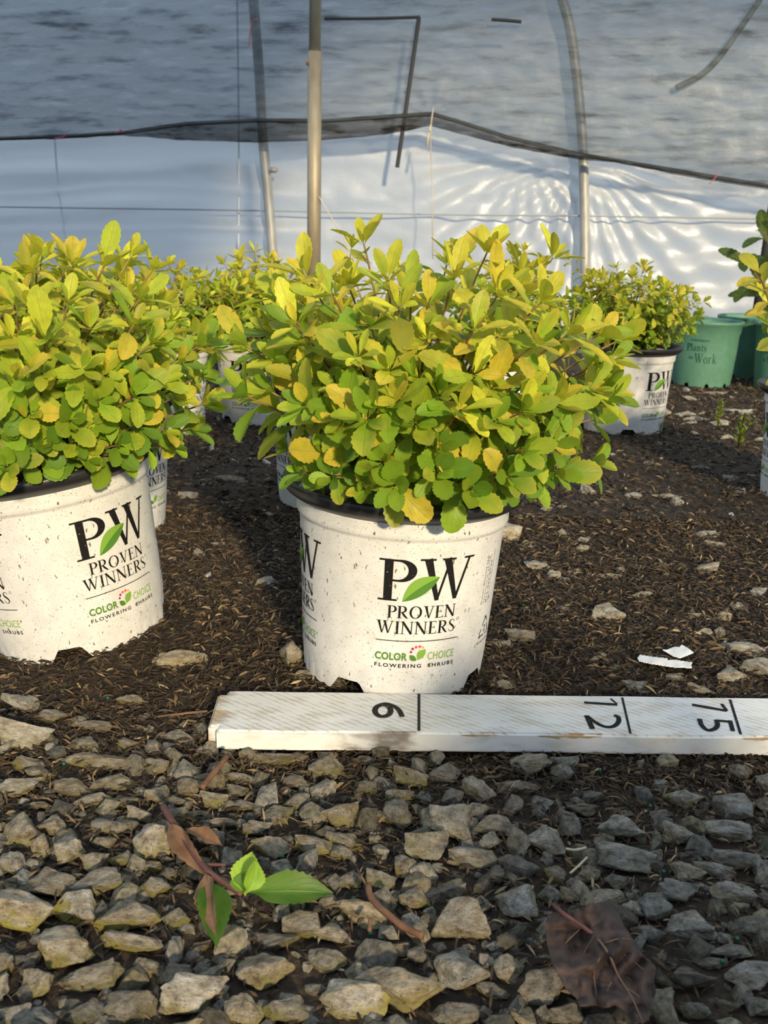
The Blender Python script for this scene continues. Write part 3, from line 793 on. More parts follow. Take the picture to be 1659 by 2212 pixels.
def bez(a, b, c, n):
    return [a*(1-t)**2+b*2*t*(1-t)+c*t*t for t in [i/n for i in range(n+1)]]
def shoot(fol, stems, base, tip, r, zlo, zhi, size=1.0, leafstart=0.3, spread=1.0, upright=.5):
    out = Vector((tip.x-base.x, tip.y-base.y, 0)); H_ = tip.z-base.z
    mid = base + out*(0.45-.25*upright) + Vector((0, 0, max(H_, .03)*(0.62)))
    P = bez(base, mid, tip, 18); L = sum((P[i+1]-P[i]).length for i in range(18))
    stems.tube(P, [0.0016*size*(1-.55*i/18) for i in range(19)], n=5, cap=False)
    nl = max(5, int(L*(1-leafstart)/(0.0100*size)))
    low = tip.z < zlo+.35*(zhi-zlo)
    ph = r.random()*6.28
    for k in range(nl+6):
        if k < nl: t = leafstart+(1-leafstart)*(k/nl)**0.9; tipk = 0
        else: t = 1.0; tipk = (k-nl+1)/6
        f = min(17.999, t*18); i = int(f); p = P[i].lerp(P[i+1], f-i); ax = (P[i+1]-P[i]).normalized()
        ph += 2.399
        a = ax.orthogonal().normalized(); b = ax.cross(a)
        rad = a*math.cos(ph)+b*math.sin(ph)
        el = R(80-20*t - 34*tipk + r.gauss(0, 9))           # angle away from the stem
        d = ax*math.cos(el)+rad*math.sin(el)
        ln = size*(0.0335 if t > .5 else .0285)*r.uniform(.62, 1.18)*(1-.42*tipk)*(.84 if low else 1)
        if t < .5: ln *= .78+.3*t
        hfrac = (p.z-zlo)/(zhi-zlo)
        c0, c1 = leaf_cols(hfrac, r)
        n0 = ax*1.0 - rad*0.25 + Vector((r.gauss(0, .22), r.gauss(0, .22), .55+r.gauss(0, .2)))
        if low: n0 = n0*.6 + Vector((out.x, out.y, 0)).normalized()*.8
        curl = r.uniform(.2, 1.05) if tipk == 0 else r.uniform(-.35, .3)
        fol.leaf(p + rad*.0012, d, n0, ln, ln*(r.uniform(.46, .62) if low else r.uniform(.34, .48)), curl, r.uniform(.15, .5), c0, c1, r.uniform(0, .018))
def ray_dome(px, py, c, rx, ry, rz):
    d = ray(px, py); o = Vector((0, 0, CZ))-c
    A = (d.x/rx)**2+(d.y/ry)**2+(d.z/rz)**2; B = 2*(o.x*d.x/rx**2+o.y*d.y/ry**2+o.z*d.z/rz**2); Cc = (o.x/rx)**2+(o.y/ry)**2+(o.z/rz)**2-1
    D = B*B-4*A*Cc
    t = -B/(2*A) if D < 0 else (-B-math.sqrt(D))/(2*A)
    return Vector((0, 0, CZ))+d*t

def shrub(root, center_top, rx, ry, rz, tips_px=(), extra=40, seed=1, tpl=LT_HI, size=1.0, skirt=-.2, soilz=.15, up=.5):
    """root carries pot; crown is an ellipsoid around center_top (local); tips traced from the photo where given"""
    r = random.Random(seed); fol = Foliage(tpl); stems = Geo()
    loc = root.location; inv = root.rotation_euler.to_matrix().transposed()
    zlo, zhi = soilz+.005, center_top.z+rz
    cw = loc + root.rotation_euler.to_matrix() @ center_top
    targets = []
    for t in tips_px:
        if t[1] > 820 and r.random() < .22: continue
        px, py = t[0], t[1]
        w = ray_dome(px, py, cw, rx, ry, rz)
        if len(t) > 2: 
            d = (w-Vector((0, 0, CZ))); w = w + d.normalized()*t[2]
        targets.append(inv @ (w-loc))
    for i in range(extra):
        a = r.random()*6.283; z = r.uniform(skirt, 1); q = math.sqrt(max(0, 1-z*z)); f = r.uniform(.72, 1.0)
        targets.append(Vector((center_top.x+rx*q*math.cos(a)*f, center_top.y+ry*q*math.sin(a)*f, center_top.z+rz*z*f)))
    for tp in targets:
        q0 = Vector((0, 0, soilz+.02)); tp = tp - (tp-q0).normalized()*r.choice((.006, .012, .019, .034))*size
        if tp.z < soilz-.012 and math.hypot(tp.x, tp.y) < .098: tp.z = soilz+.02
        b = Vector((tp.x*.16, tp.y*.16, 0)); m = b.length
        if m > .04: b *= .04/m
        b.z = soilz
        shoot(fol, stems, b, tp, r, zlo, zhi, size*r.uniform(.88, 1.12), r.uniform(.34, .52), 1, up)
    # undergrowth filling the heart of the plant
    for i in range(int(extra*.5)):
        a = r.random()*6.283; q = r.uniform(.3, .68); z = r.uniform(.0, .6)
        tp = Vector((rx*q*math.cos(a), ry*q*math.sin(a), soilz+.02+(center_top.z+rz-soilz)*z*.8))
        shoot(fol, stems, Vector((tp.x*.2, tp.y*.2, soilz)), tp, r, zlo, zhi, size*.85, .15)
    fol.build('foliage', root); stems.build('stems', M['stem'], root, True)

def potted(px, py, lab, rot_print, tilt=(0, 0), group='potted golden spireas', name='potted_shrub', style='white', soil=True, S=1.0, detail=True, Y=None):
    p = on_ground(px, py) if Y is None else on_y(px, py, Y); 
    z = ground(p.x, p.y)
    yaw = -math.atan2(p.x, p.y)        # angle 0 of the print looks at the camera
    root = empty(name, (p.x, p.y, max(z, 0)+.0), (tilt[0], tilt[1], 0))
    add_pot(root, yaw+rot_print, style, S, detail)
    if soil: add_soil(root, seed=px)
    tag(root, lab, 'potted shrub', group)
    return root

A_TIPS = [(1058, 530), (645, 565), (575, 615), (835, 590), (930, 610), (985, 585), (1100, 590), (1150, 590, .05), (890, 575, .05), (745, 590, .06), (700, 590), (1180, 640), (1255, 700), (1340, 690, -.02), (1372, 745, -.02), (1385, 815, -.02), (1330, 860), (1290, 900), (1375, 990, -.03), (1290, 1020, -.02),
 (530, 650), (505, 725), (510, 800), (520, 850), (545, 935), (560, 985), (630, 690), (705, 700), (790, 660), (860, 650), (930, 690), (1030, 700), (1100, 690), (1170, 730), (690, 790), (770, 760), (840, 780), (915, 760), (960, 830), (1035, 790), (1110, 790), (1190, 810), (1240, 850), (860, 850), (900, 900), (1000, 880), (1085, 900), (1150, 880), (960, 950), (1060, 970), (1140, 970), (1220, 960), (790, 900), (720, 880), (650, 870), (600, 900), (660, 960), (730, 960), (810, 990), (880, 1000), (950, 1020), (1030, 1060), (1110, 1030), (1180, 1040), (640, 1010), (700, 1030), (770, 1060), (610, 1020), (850, 1050), (1245, 1030)]
B_TIPS = [(60, 545), (165, 540), (290, 540), (345, 560), (390, 600), (230, 560), (15, 575), (320, 620), (410, 670), (440, 740), (460, 800), (450, 870), (440, 920), (395, 960), (300, 690), (150, 640), (70, 640), (200, 700), (100, 720), (20, 700), (370, 720), (270, 770), (180, 790), (90, 800), (30, 810), (350, 820), (300, 850), (400, 850), (230, 850), (140, 860), (60, 880), (20, 930), (100, 950), (160, 900), (250, 920), (330, 910), (380, 920), (310, 980), (220, 990), (150, 1000), (70, 1000), (10, 1010), (270, 960), (190, 950)]
# the middle shrub
rA = potted(847, 1432, 'golden-leaved shrub in a white printed pot right behind the painted board', R(13.5), (R(-1), R(2.0)))
shrub(rA, Vector((.018, .0, .245)), .172, .165, .142, A_TIPS, 38, 3)
# the left shrub, its pot leaning left
rB = potted(180, 1355, 'golden-leaved shrub in a leaning white printed pot at the left border', R(33), (R(1), R(-9.0)))
shrub(rB, Vector((-.004, 0, .236)), .175, .17, .130, B_TIPS, 40, 5)
# behind the left shrub
rC = potted(222, 1130, 'golden-leaved shrub whose white pot peeps out behind the leaning left pot', R(50), detail=False)
shrub(rC, Vector((0.0, 0, .225)), .17, .16, .12, (), 60, 8, LT_LO)
rE = potted(722, 1075, 'golden-leaved shrub in a sunlit white pot mostly hidden behind the middle shrub', R(30), detail=False)
shrub(rE, Vector((0, 0, .215)), .155, .14, .105, [(762, 515), (870, 570)], 50, 9, LT_LO)
rD = potted(566, 905, 'far golden-leaved shrub in a white pot seen between the left and middle shrubs', R(-20), detail=False)
shrub(rD, Vector((-.02, 0, .22)), .17, .15, .115, (), 70, 10, LT_LO, .85)
rJ = potted(350, 928, 'far golden-leaved shrub rising just right of the left shrub', R(60), detail=False)
shrub(rJ, Vector((.05, 0, .20)), .15, .15, .115, (), 55, 14, LT_LO, .85)
rF = potted(1075, 935, 'far golden-leaved shrub hidden behind the right half of the middle shrub', R(20), detail=False)
shrub(rF, Vector((0, 0, .225)), .15, .14, .12, [(1060, 545), (1140, 550)], 60, 11, LT_LO, .85)
rG = potted(1342, 925, 'small-leaved golden shrub in a white printed back row pot beside the green pots', R(51), detail=False)
shrub(rG, Vector((-.005, 0, .215)), .150, .15, .105, [(1222, 548), (1300, 590), (1330, 570), (1400, 590), (1440, 620), (1470, 660), (1490, 700)], 110, 12, LT_LO, .72)
# right border
rI = potted(1760, 1078, 'upright leafy shrub in a white pot cut off by the right border', R(-72), (0, 0), detail=False)
def tall_plant(root, tips, seed, size, soilz=.15, mat=None, cols=None, lean=0):
    r = random.Random(seed); fol = Foliage(LT_HI); st = Geo()
    for base, tip, n in tips:
        P = bez(base, base.lerp(tip, .5)+Vector((.01*lean, 0, .02)), tip, 20)
        st.tube(P, [.0028*(1-.5*i/20) for i in range(21)], n=7, cap=False); ph = r.random()*6
        for k in range(n):
            t = .10+.90*k/(n-1); f = min(19.99, t*20); i = int(f); p = P[i].lerp(P[i+1], f-i); ax = (P[i+1]-P[i]).normalized()
            ph += 2.4; a = ax.orthogonal().normalized(); b = ax.cross(a); rad = a*math.cos(ph)+b*math.sin(ph)
            el = R(80-45*t); d = ax*math.cos(el)+rad*math.sin(el); L = size*r.uniform(.85, 1.15)*(1-.25*max(0, t-.7))
            c0, c1 = cols(t, r) if cols else leaf_cols(.25+.6*t, r)
            fol.leaf(p, d, ax+Vector((0, 0, .3)), L, L*(.34 if cols else .5), r.uniform(.3, .8), .3, c0, c1, .01)
    fol.build('foliage', root, mat); st.build('stems', M['stem'], root, True)
lt = on_y(1640, 590, 1.26)-rI.location; 
lt2 = on_y(1700, 640, 1.36)-rI.location
tall_plant(rI, [(Vector((-.066, -.03, .15)), lt, 26), (Vector((-.02, 0, .15)), lt2, 20), (Vector((.02, .03, .15)), lt2+Vector((.06, .02, .02)), 20)], 4, .036)
# green pots
def green(px, py, lab, rot):
    root = potted(px, py, lab, rot, name='green_pot', style='green', soil=False, S=.94, group='green pots at the back right')
    root['category'] = 'plant pot'; add_soil(root, .143, .083, px); return root
g1 = green(1512, 828, 'green pot with dark lettering beside the back row white pot', R(-3))
g2 = green(1610, 812, 'plain-looking shaded green pot between two lettered green pots', R(120))
g3 = green(1694, 838, 'green pot half hidden by the tall leafy shoot at the right border', R(-25))
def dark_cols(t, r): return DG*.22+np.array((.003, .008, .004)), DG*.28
lt = on_y(1612, 560, 2.35)-g3.location
lt2 = on_y(1650, 500, 2.35)-g3.location
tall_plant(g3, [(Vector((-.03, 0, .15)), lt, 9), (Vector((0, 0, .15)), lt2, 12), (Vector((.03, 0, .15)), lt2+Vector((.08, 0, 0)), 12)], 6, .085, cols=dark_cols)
root = potted(1745, 800, 'pale green shrub tip showing above the tall shoot at the right border', R(0), detail=False)
shrub(root, Vector((-.03, 0, .33)), .13, .12, .20, [(1640, 490), (1652, 520), (1636, 560)], 40, 21, LT_LO, .9)
# two unseen shrubs added behind and right of the camera to shade near gravel
for x, y, sd in ((0.405, -0.17, 31), (0.78, -0.12, 32)):
    root = empty('potted_shrub', (x, y, 0)); add_pot(root, 0, detail=False); add_soil(root)
    shrub(root, Vector((0, 0, .250)), .19, .17, .14, (), 60, sd, LT_LO)
    tag(root, 'golden-leaved shrub in a white pot added behind the camera to cast shade', 'potted shrub', 'potted golden spireas')

# ------------------------------------------------------------------ painted measuring board
ZT = 0.0085
pl = on_z(462, 1541, ZT); pr_ = on_z(1659, 1556, ZT)
ax = (pr_-pl); ax.z = 0; ax.normalize(); yaw = math.atan2(ax.y, ax.x)
bf = on_z(905, 1583, ZT); bb = on_z(905, 1497, ZT)
side = Vector((-ax.y, ax.x, 0)); BW = abs((bb-bf).dot(side)); mid = (bf+bb)/2
org = mid + ax*((on_z(458, 1541, ZT)-mid).dot(ax))
BL, BT = 0.93, 0.0165
board = empty('measuring_board', org - Vector((0, 0, 0)), (0, R(0), yaw))
bm = bmesh.new()
bmesh.ops.create_cube(bm, size=1)
for v in bm.verts: v.co = Vector((v.co.x*BL+BL/2, v.co.y*BW, v.co.z*BT-BT/2))
bmesh.ops.bevel(bm, geom=[e for e in bm.edges if all(v.co.x < 1e-4 for v in e.verts) and abs(e.verts[0].co.y-e.verts[1].co.y) < 1e-5], offset=.007, segments=6, affect='EDGES')
rim = [e for e in bm.edges if abs(e.verts[0].co.z-e.verts[1].co.z) < 1e-6 and (abs(e.verts[0].co.z) < 1e-5 or abs(e.verts[0].co.z+BT) < 1e-5) and len(e.link_faces) == 2]
bmesh.ops.bevel(bm, geom=rim, offset=.0018, segments=3, affect='EDGES')
for k in range(1, 90):
    bmesh.ops.bisect_plane(bm, geom=bm.verts[:]+bm.edges[:]+bm.faces[:], plane_co=(.01+BL*k/90.5, 0, 0), plane_no=(1, 0, 0))
for v in bm.verts:
    v.co += Vector((0, .0006*mn.noise(v.co*22), .0005*mn.noise(v.co*18+Vector((5, 0, 0)))))
me = bpy.data.meshes.new('plank'); bm.to_mesh(me); bm.free(); me.materials.append(M['board'])
o = bpy.data.objects.new('plank', me); COL.objects.link(o); o.parent = board
tag(board, 'weathered white painted measuring board marked 6, 12 and 15 lying on the gravel', 'measuring board')
def mark(nm, strokes, lab):
    g = Geo()
    inv = Matrix.Rotation(-yaw, 3, 'Z')
    for pts, w in strokes:
        ps = smooth_path([inv @ (on_z(x, y, ZT)-org) for x, y in pts], 4) if len(pts) > 2 else [inv @ (on_z(x, y, ZT)-org) for x, y in pts]
        ww = w/2950.0
        V, Fc = strk([(p.x, p.y) for p in ps], ww)
        # the brush mark follows the slightly wavy board top
        n = len(g.v); g.add([(v.x, v.y, .0004+.0005*mn.noise(Vector((v.x, v.y, 0))*18+Vector((5, 0, 0)))) for v in V], Fc)
    o = g.build(nm, M['paint'], board); o['label'] = lab
ell = [(827+17*math.cos(a), 1536+12.5*math.sin(a)) for a in [i*2*math.pi/14 for i in range(15)]]
mark('number_six', [(ell, 13), ([(816, 1526), (832, 1521), (850, 1526), (862, 1535), (869, 1549)], 12)], 'black painted 6')
mark('tick_line', [([(905, 1499), (905, 1579)], 6)], 'black line at six inches')
mark('number_twelve', [([(1262, 1518), (1333, 1523)], 11), ([(1333, 1522), (1319, 1510)], 5), ([(1267, 1546), (1280, 1576)], 12), ([(1270, 1549), (1286, 1561), (1305, 1570), (1324, 1570), (1336, 1560), (1335, 1549), (1326, 1546)], 11)], 'black painted 12')
mark('tick_line', [([(1344, 1508), (1362, 1585)], 5)], 'black line at twelve inches')
mark('number_fifteen', [([(1495, 1523), (1570, 1536)], 12), ([(1570, 1536), (1559, 1521)], 8), ([(1511, 1554), (1516, 1568), (1529, 1578), (1544, 1575), (1550, 1566), (1547, 1556)], 11), ([(1547, 1557), (1578, 1560)], 10), ([(1577, 1557), (1583, 1580)], 10)], 'black painted 15')
mark('tick_line', [([(1577, 1512), (1600, 1587)], 6)], 'black line at fifteen inches')

# ------------------------------------------------------------------ stones
def stone_mesh(seed, flat=1.0, fine=3):
    r = random.Random(seed); bm = bmesh.new()
    for i in range(r.randint(11, 19)):
        v = Vector((r.gauss(0, 1), r.gauss(0, 1), r.gauss(0, 1))).normalized()
        v = Vector((v.x, v.y, v.z))*r.uniform(.82, 1.12); bm.verts.new(v)
    bmesh.ops.convex_hull(bm, input=bm.verts)
    bmesh.ops.delete(bm, geom=[v for v in bm.verts if not v.link_faces], context='VERTS')
    bmesh.ops.dissolve_limit(bm, angle_limit=R(8), verts=bm.verts, edges=bm.edges)
    bmesh.ops.bevel(bm, geom=list(bm.edges), offset=.055, segments=2, profile=.6, affect='EDGES', clamp_overlap=True)
    bmesh.ops.triangulate(bm, faces=bm.faces)
    for k in range(fine):
        es = [e for e in bm.edges if e.calc_length() > .16]
        if es: bmesh.ops.subdivide_edges(bm, edges=es, cuts=1, use_grid_fill=False); bmesh.ops.triangulate(bm, faces=bm.faces)
    bmesh.ops.remove_doubles(bm, verts=bm.verts, dist=.01)
    off = Vector((seed*3.7, 0, 0))
    bm.normal_update()
    for v in bm.verts:
        n = v.normal
        v.co += n*(0.11*mn.noise(v.co*1.6+off)+0.055*mn.noise(v.co*4.2+off)+.03*mn.noise(v.co*11+off))
    mn_ = [min(v.co[i] for v in bm.verts) for i in range(3)]; mx = [max(v.co[i] for v in bm.verts) for i in range(3)]
    for v in bm.verts:
        v.co = Vector([(v.co[i]-(mn_[i]+mx[i])/2)/((mx[i]-mn_[i])) for i in range(3)])
    me = bpy.data.meshes.new('gravel_stone'); bm.to_mesh(me); bm.free()
    me.polygons.foreach_set('use_smooth', [True]*len(me.polygons)); me.materials.append(M['stone'])
    try: me.set_sharp_from_angle(angle=R(50))
    except Exception: pass
    return me
STONES = [stone_mesh(i+1) for i in range(22)]
SMALL = [stone_mesh(i+101, fine=1) for i in range(8)]
# traced stones: x, y, w, h, tan 0..1, algae 0..1, value
TR = [(52,1520,100,45,.2,.1,1.2),(50,1580,118,85,.35,.2,1.25),(107,1546,75,35,.4,.8,.9),(165,1560,40,30,.5,.9,.9),(390,1420,115,48,.7,.2,1.15),(285,1512,65,33,.5,.8,.9),(205,1570,70,30,.6,.3,.8),(180,1608,75,35,.3,.2,1),(385,1592,80,30,.3,.3,.95),(435,1572,35,42,.2,.2,.8),
(60,1652,65,38,.4,.6,.9),(170,1645,80,40,.5,.5,1),(240,1645,118,46,.5,.3,.8),(240,1692,90,40,.4,.2,.9),(335,1655,60,40,.3,.2,1),(375,1632,42,45,.4,.4,.8),(280,1610,50,30,.4,.3,.8),(90,1672,70,38,.6,.5,.9),(40,1702,85,48,.2,.3,1.1),(155,1702,78,45,.6,.2,.8),(190,1730,95,32,.3,.3,1),(270,1732,65,28,.6,.5,.8),(345,1717,65,50,.5,.5,1.05),(465,1722,62,52,.3,.4,.95),(515,1680,88,28,.4,.8,.9),(515,1707,50,35,.3,.5,.8),(522,1740,70,30,.3,.5,.9),(85,1740,70,28,.6,.4,.8),(408,1705,52,42,.7,.4,.8),
(40,1800,85,78,.5,.2,1.0),(112,1785,68,50,.6,.3,.9),(85,1832,46,62,.8,.2,1.05),(148,1835,66,76,.4,.1,1.2),(235,1782,82,52,.2,.3,1),(300,1758,55,46,.5,.2,1.05),(375,1757,60,40,.4,.6,.85),(285,1782,40,42,.3,.3,.8),(225,1820,50,42,.5,.8,.9),(330,1817,80,96,.3,.3,1.2),(262,1855,48,46,.4,.9,.95),(200,1862,56,62,.3,.3,1),(30,1866,66,56,.2,.5,1.1),(325,1872,60,30,.5,.9,.9),(205,1912,112,66,.3,.4,.85),(100,1915,110,70,.4,.2,.75),(15,1912,38,42,.3,.8,1),(335,1915,66,54,.4,.4,1.1),(275,1905,50,40,.6,.2,.8),(362,1888,36,36,.3,.3,.8),(480,1778,82,36,.4,.5,.9),
(45,1974,116,96,.6,.7,1.2),(165,1963,106,76,.4,.8,1.3),(275,1977,132,78,.4,.7,1.0),(378,1986,66,50,.4,.6,.95),(140,2046,122,100,.6,.5,1.1),(285,2030,132,66,.35,.8,1.1),(78,2124,66,72,.5,.5,1.1),(190,2106,132,72,.3,.2,.85),(12,2082,36,72,.4,.4,.9),(315,2086,50,56,.5,1,1),(280,2172,105,80,.3,.1,.7),(182,2186,90,66,.2,.2,.6),(415,2150,132,112,.25,.1,1.35),(525,2182,82,78,.7,.4,1.1),(620,2182,102,72,.4,.7,.9),(568,2096,122,84,.6,.3,1),(372,2110,78,54,.3,.3,.7),(30,2192,62,60,.1,.1,1.0),(585,1826,86,56,.4,.4,1.05),(682,1824,88,54,.4,.8,.95),(735,1842,50,40,.3,.3,.9),(720,2015,92,60,.4,.3,1.05),(650,1998,78,72,.4,.7,.95),(595,2032,102,56,.3,.2,.65),(702,2076,84,62,.3,.2,.9),(430,2098,45,42,.3,.3,.7),
(1147,1650,82,56,.5,.1,1.0),(1212,1668,45,60,.3,.3,.9),(885,1680,76,46,.8,.5,.95),(958,1672,70,44,.3,.2,.85),(865,1718,60,50,.4,.9,.9),(1035,1706,70,66,.3,.3,1),(1115,1697,90,32,.4,.4,.95),(1105,1740,50,46,.3,.3,.85),(735,1760,80,70,.5,.3,.8),(860,1757,66,72,.1,.2,.7),(965,1772,118,92,.35,.2,1.0),(1065,1786,84,50,.5,.3,.95),(745,1816,85,46,.3,.7,.95),(918,1824,88,86,.6,.4,.95),(812,1816,32,32,.5,1,1),(1025,1850,118,58,.4,.4,1.0),(1180,1823,88,74,.15,.2,1.1),(1340,1785,92,80,.15,.4,1.1),(1355,1858,124,72,.1,.1,1.0),(1475,1803,80,56,.3,.3,.95),(1580,1796,128,56,.2,.2,1.05),(1475,1722,76,54,.3,.6,1.05),(1582,1745,80,66,.1,.1,.95),(1590,1852,102,66,.1,.1,.8),(1485,1880,66,50,.5,.1,1.1),(1546,1876,92,40,.2,.1,1.05),(1120,1822,46,70,.2,.2,.75),(1120,1872,82,70,.2,.2,.6),(1200,1885,46,42,.3,1,1),(1265,1890,60,44,.5,.2,.85),(1465,1927,98,60,.1,.1,.8),(1586,1930,92,60,.2,.3,.95),(1118,1948,86,80,.15,.4,1.25),(990,1990,116,98,.4,.3,.9),(895,1940,60,64,.6,.4,.95),(960,1925,92,50,.3,.4,.75),(1185,1930,50,46,.2,.2,.8),(1230,1932,42,44,.5,.2,.8),(1302,1942,92,54,.5,.2,.95),(1372,1962,50,54,.3,.1,1.25),(1410,1962,60,76,.0,.1,.75),(1492,2001,104,62,.15,.1,1.2),(1625,2005,72,56,.2,.1,.7),(1400,2012,72,46,.2,.1,.75),(1565,2028,32,30,.0,.0,1.2),(780,1976,108,60,.7,.2,1.05),(820,1902,62,48,.4,.4,.9),(755,1902,60,40,.3,.3,.8),(998,2092,112,102,.25,.1,1.05),(862,2130,184,122,.6,.4,1.0),(765,2156,142,96,.25,.5,1.4),(1100,2092,66,66,.4,.5,1.15),(1180,2130,106,96,.3,.1,.85),(985,2190,98,62,.4,.2,.85),(1222,2192,92,56,.4,.2,.9),(1435,2160,62,58,.4,.6,1.0),(905,2062,50,56,.4,.4,.85),(858,2050,46,36,.4,.5,.9),(1070,1998,56,28,.5,.8,1),(1622,2110,96,76,.2,.1,1.05),(1580,2060,102,40,.2,.2,.9),(1520,2115,52,24,.6,.4,1.1),(875,1876,46,56,.6,.6,.95),(1655,1895,34,62,.1,.1,1.3),(1600,1670,50,40,.4,.3,.7),(830,1945,50,60,.1,.1,.8),(1065,2140,70,34,.3,1,.8),(1500,2180,60,60,.3,.5,.7),(1640,2170,60,60,.2,.2,.8),(700,1660,78,56,.3,.3,.75),(590,1640,90,44,.5,.4,.7),(540,1636,50,40,.4,1,.8),(640,1730,60,44,.2,.2,.8),(600,1760,70,46,.3,.4,.75),(555,1790,60,40,.4,.3,.8),(640,1690,60,36,.3,.3,.75),(790,1700,50,36,.4,.4,.7),(1260,1750,70,40,.4,.3,.7),(1230,1790,50,50,.3,.3,.75),(1410,1850,40,36,.3,.3,.8),(1430,1760,50,30,.3,.3,.75),(1655,1740,40,40,.3,.3,.7),(1540,2080,60,30,.3,.3,.7),(1340,1905,60,36,.3,.3,.8),
(1100,1150,54,44,.5,.1,1.25),(1272,1058,36,26,.1,0,1.2),(1368,1070,36,16,.1,0,1.2),(1442,1071,66,15,.0,0,1.1),(1465,1084,26,20,.1,0,1.3),(1515,1010,40,12,.1,0,1),(1578,1033,36,13,.0,0,1),(1525,1152,52,20,.0,0,1.1),(1545,1175,46,15,.5,0,1.1),(1180,1098,24,14,.3,0,1.1),(1213,1093,24,12,.5,0,1.1),(1217,1150,28,20,.4,0,1.2),(1262,1167,30,15,.3,.1,1.1),(1258,1183,28,20,.5,.1,1.2),(1140,1177,36,13,.3,0,1),(1158,1222,52,30,.2,0,1.2),(1192,1243,38,23,.4,0,1.3),(1232,1235,38,16,.7,0,1.1),(1218,1252,26,15,.4,0,1.2),(1318,1245,54,15,.8,0,1),(1342,1230,22,15,.4,0,1.3),(1433,1220,28,12,.5,0,1.2),(1530,1228,50,26,.5,0,1.2),(1312,1325,66,50,.4,0,1.15),(1380,1285,54,18,.2,0,1.1),(1440,1295,32,10,.6,0,1),(1215,1315,28,14,.5,0,1.1),(1202,1328,54,12,.3,0,.9),(1125,1370,64,42,.5,.1,1.1),(1080,1390,54,25,.5,.1,1.1),(1500,1328,30,16,.3,0,1.2),(1565,1330,28,28,.5,.2,1.3),(1520,1365,36,27,.3,0,1.2),(1590,1310,50,20,.3,0,1.1),(1640,1280,36,26,.3,0,1.2),(1615,1400,88,38,.3,0,1.1),(1565,1395,25,25,.3,0,1.1),(1640,1440,70,50,.3,0,1.1),(1580,1455,66,46,.4,0,1.15),(1370,1475,54,30,.3,0,1),(1460,1462,40,25,.3,0,1),(1385,1492,36,14,.3,0,1.1),(1085,1480,52,26,.4,0,1.05),(1145,1478,50,13,.3,0,.9),(1292,1420,36,14,.4,0,1),(1520,1490,72,24,.3,0,1.1),(1555,1365,26,30,.3,0,1),
(628,1406,54,76,.5,.5,1.0),(668,1456,66,32,.4,.5,.95),(725,1478,44,22,.3,.3,.7),(405,1070,42,20,.2,0,1.3),(575,1255,46,28,.3,0,1.2),(430,1195,26,18,.4,0,1.1),(580,1112,26,18,.5,0,1.1),(500,1035,70,20,.6,0,.8),(460,1110,40,16,.4,0,.9),(470,1175,30,14,.4,0,.8),(1500,905,50,12,.3,0,1.1),(1435,890,26,18,.2,0,1.1),(1570,945,26,12,.2,0,1.4),(1560,915,30,14,.1,0,1.3),(1610,890,32,14,.1,0,1.3),(1480,895,46,14,.3,0,1.1),(1588,888,26,10,.1,0,1.2),(1645,950,36,12,.3,0,1.2),(1495,862,40,10,.2,0,1),(1545,850,50,8,.2,0,1),(1400,1000,22,10,.2,0,1),(1630,1030,20,10,.2,0,1)]
SPECIAL = {0: 'pale grey stone lying directly behind the large cream stone at the left border', 1: 'large rounded cream stone at the left border below the leaning pot',
    4: 'flat tan stone slab in the bark right of the leaning left pot'}
names = {}
def find(x, y): 
    return min(range(len(TR)), key=lambda i: (TR[i][0]-x)**2+(TR[i][1]-y)**2)
for (x, y), l in {(415, 2150): 'large blue-grey flat-topped stone at the bottom, left of the palest one', (765, 2156): 'palest whitish stone at the bottom edge, left of centre', (862, 2130): 'broad tan stone, widest of the gravel, beside the palest stone',
    (1312, 1325): 'round grey stone alone in the bark right of the middle pot', (628, 1406): 'upright tan stone leaning against the left foot of the middle pot', (1100, 1150): 'blocky cream stone behind the right side of the middle pot',
    (1118, 1948): 'whitish rounded stone above left of the large dead leaf', (1492, 2001): 'pale oblong stone right of the large dead leaf', (330, 1817): 'pale upright slanted stone beside the reddish fallen stem',
    (45, 1974): 'large cream stone with yellow-green skirt at the left border', (165, 1963): 'bright cream wedge stone with yellow-green base near the left border', (965, 1772): 'large flat-faced grey stone below the 6 to 12 stretch of the board',
    (1340, 1785): 'big rounded grey stone in the gravel below the number 12', (1147, 1650): 'blocky stone touching the near edge of the board left of the number 12', (1640, 1440): 'pale stone at the right border just behind the board',
    (998, 2092): 'angular grey stone left of the tip of the dead leaf', (1355, 1858): 'broad pale grey stone above the dead leaf', (140, 2046): 'tan cracked stone in the lower left gravel', (990, 1990): 'flat-faced stone between the brown stick and the dead leaf'}.items():
    SPECIAL[find(x, y)] = l
import hashlib
placed = []
def put_stone(px, py, w, h, tan, alg, val, idx, buried=.25, label=None, group=None, meshset=None):
    p = on_ground(px, py + h*.30); s = scale_at(p)
    wm = w/s; el = math.atan2(CZ-p.z, math.hypot(p.x, p.y)); q = .62
    dm = h/s/(math.sin(el)+q*math.cos(el)); dm = min(dm, wm*1.35); hm = (h/s - dm*math.sin(el))/math.cos(el)
    hm = max(.50*min(wm, dm), min(hm, 1.0*max(wm, dm)))
    ms = meshset or STONES
    o = bpy.data.objects.new('gravel_stone', ms[idx % len(ms)]); COL.objects.link(o)
    r = random.Random(idx*17+3)
    o.scale = (wm*1.10, dm*1.10, hm*1.3)
    o.rotation_euler = (r.gauss(0, .17), r.gauss(0, .17), r.gauss(0, .16) + (math.pi if r.random() < .5 else 0))
    o.location = (p.x, p.y + dm*.15, p.z + hm*1.3*(.5-buried))
    if px < 900 and py > 1600: alg = min(1, alg*1.1+.3); tan = min(1, tan+.12)
    o.color = (tan, alg, val*.95, 1)
    placed.append((p.x, p.y+dm*.15, max(wm, dm)*.5))
    return o
count = 0
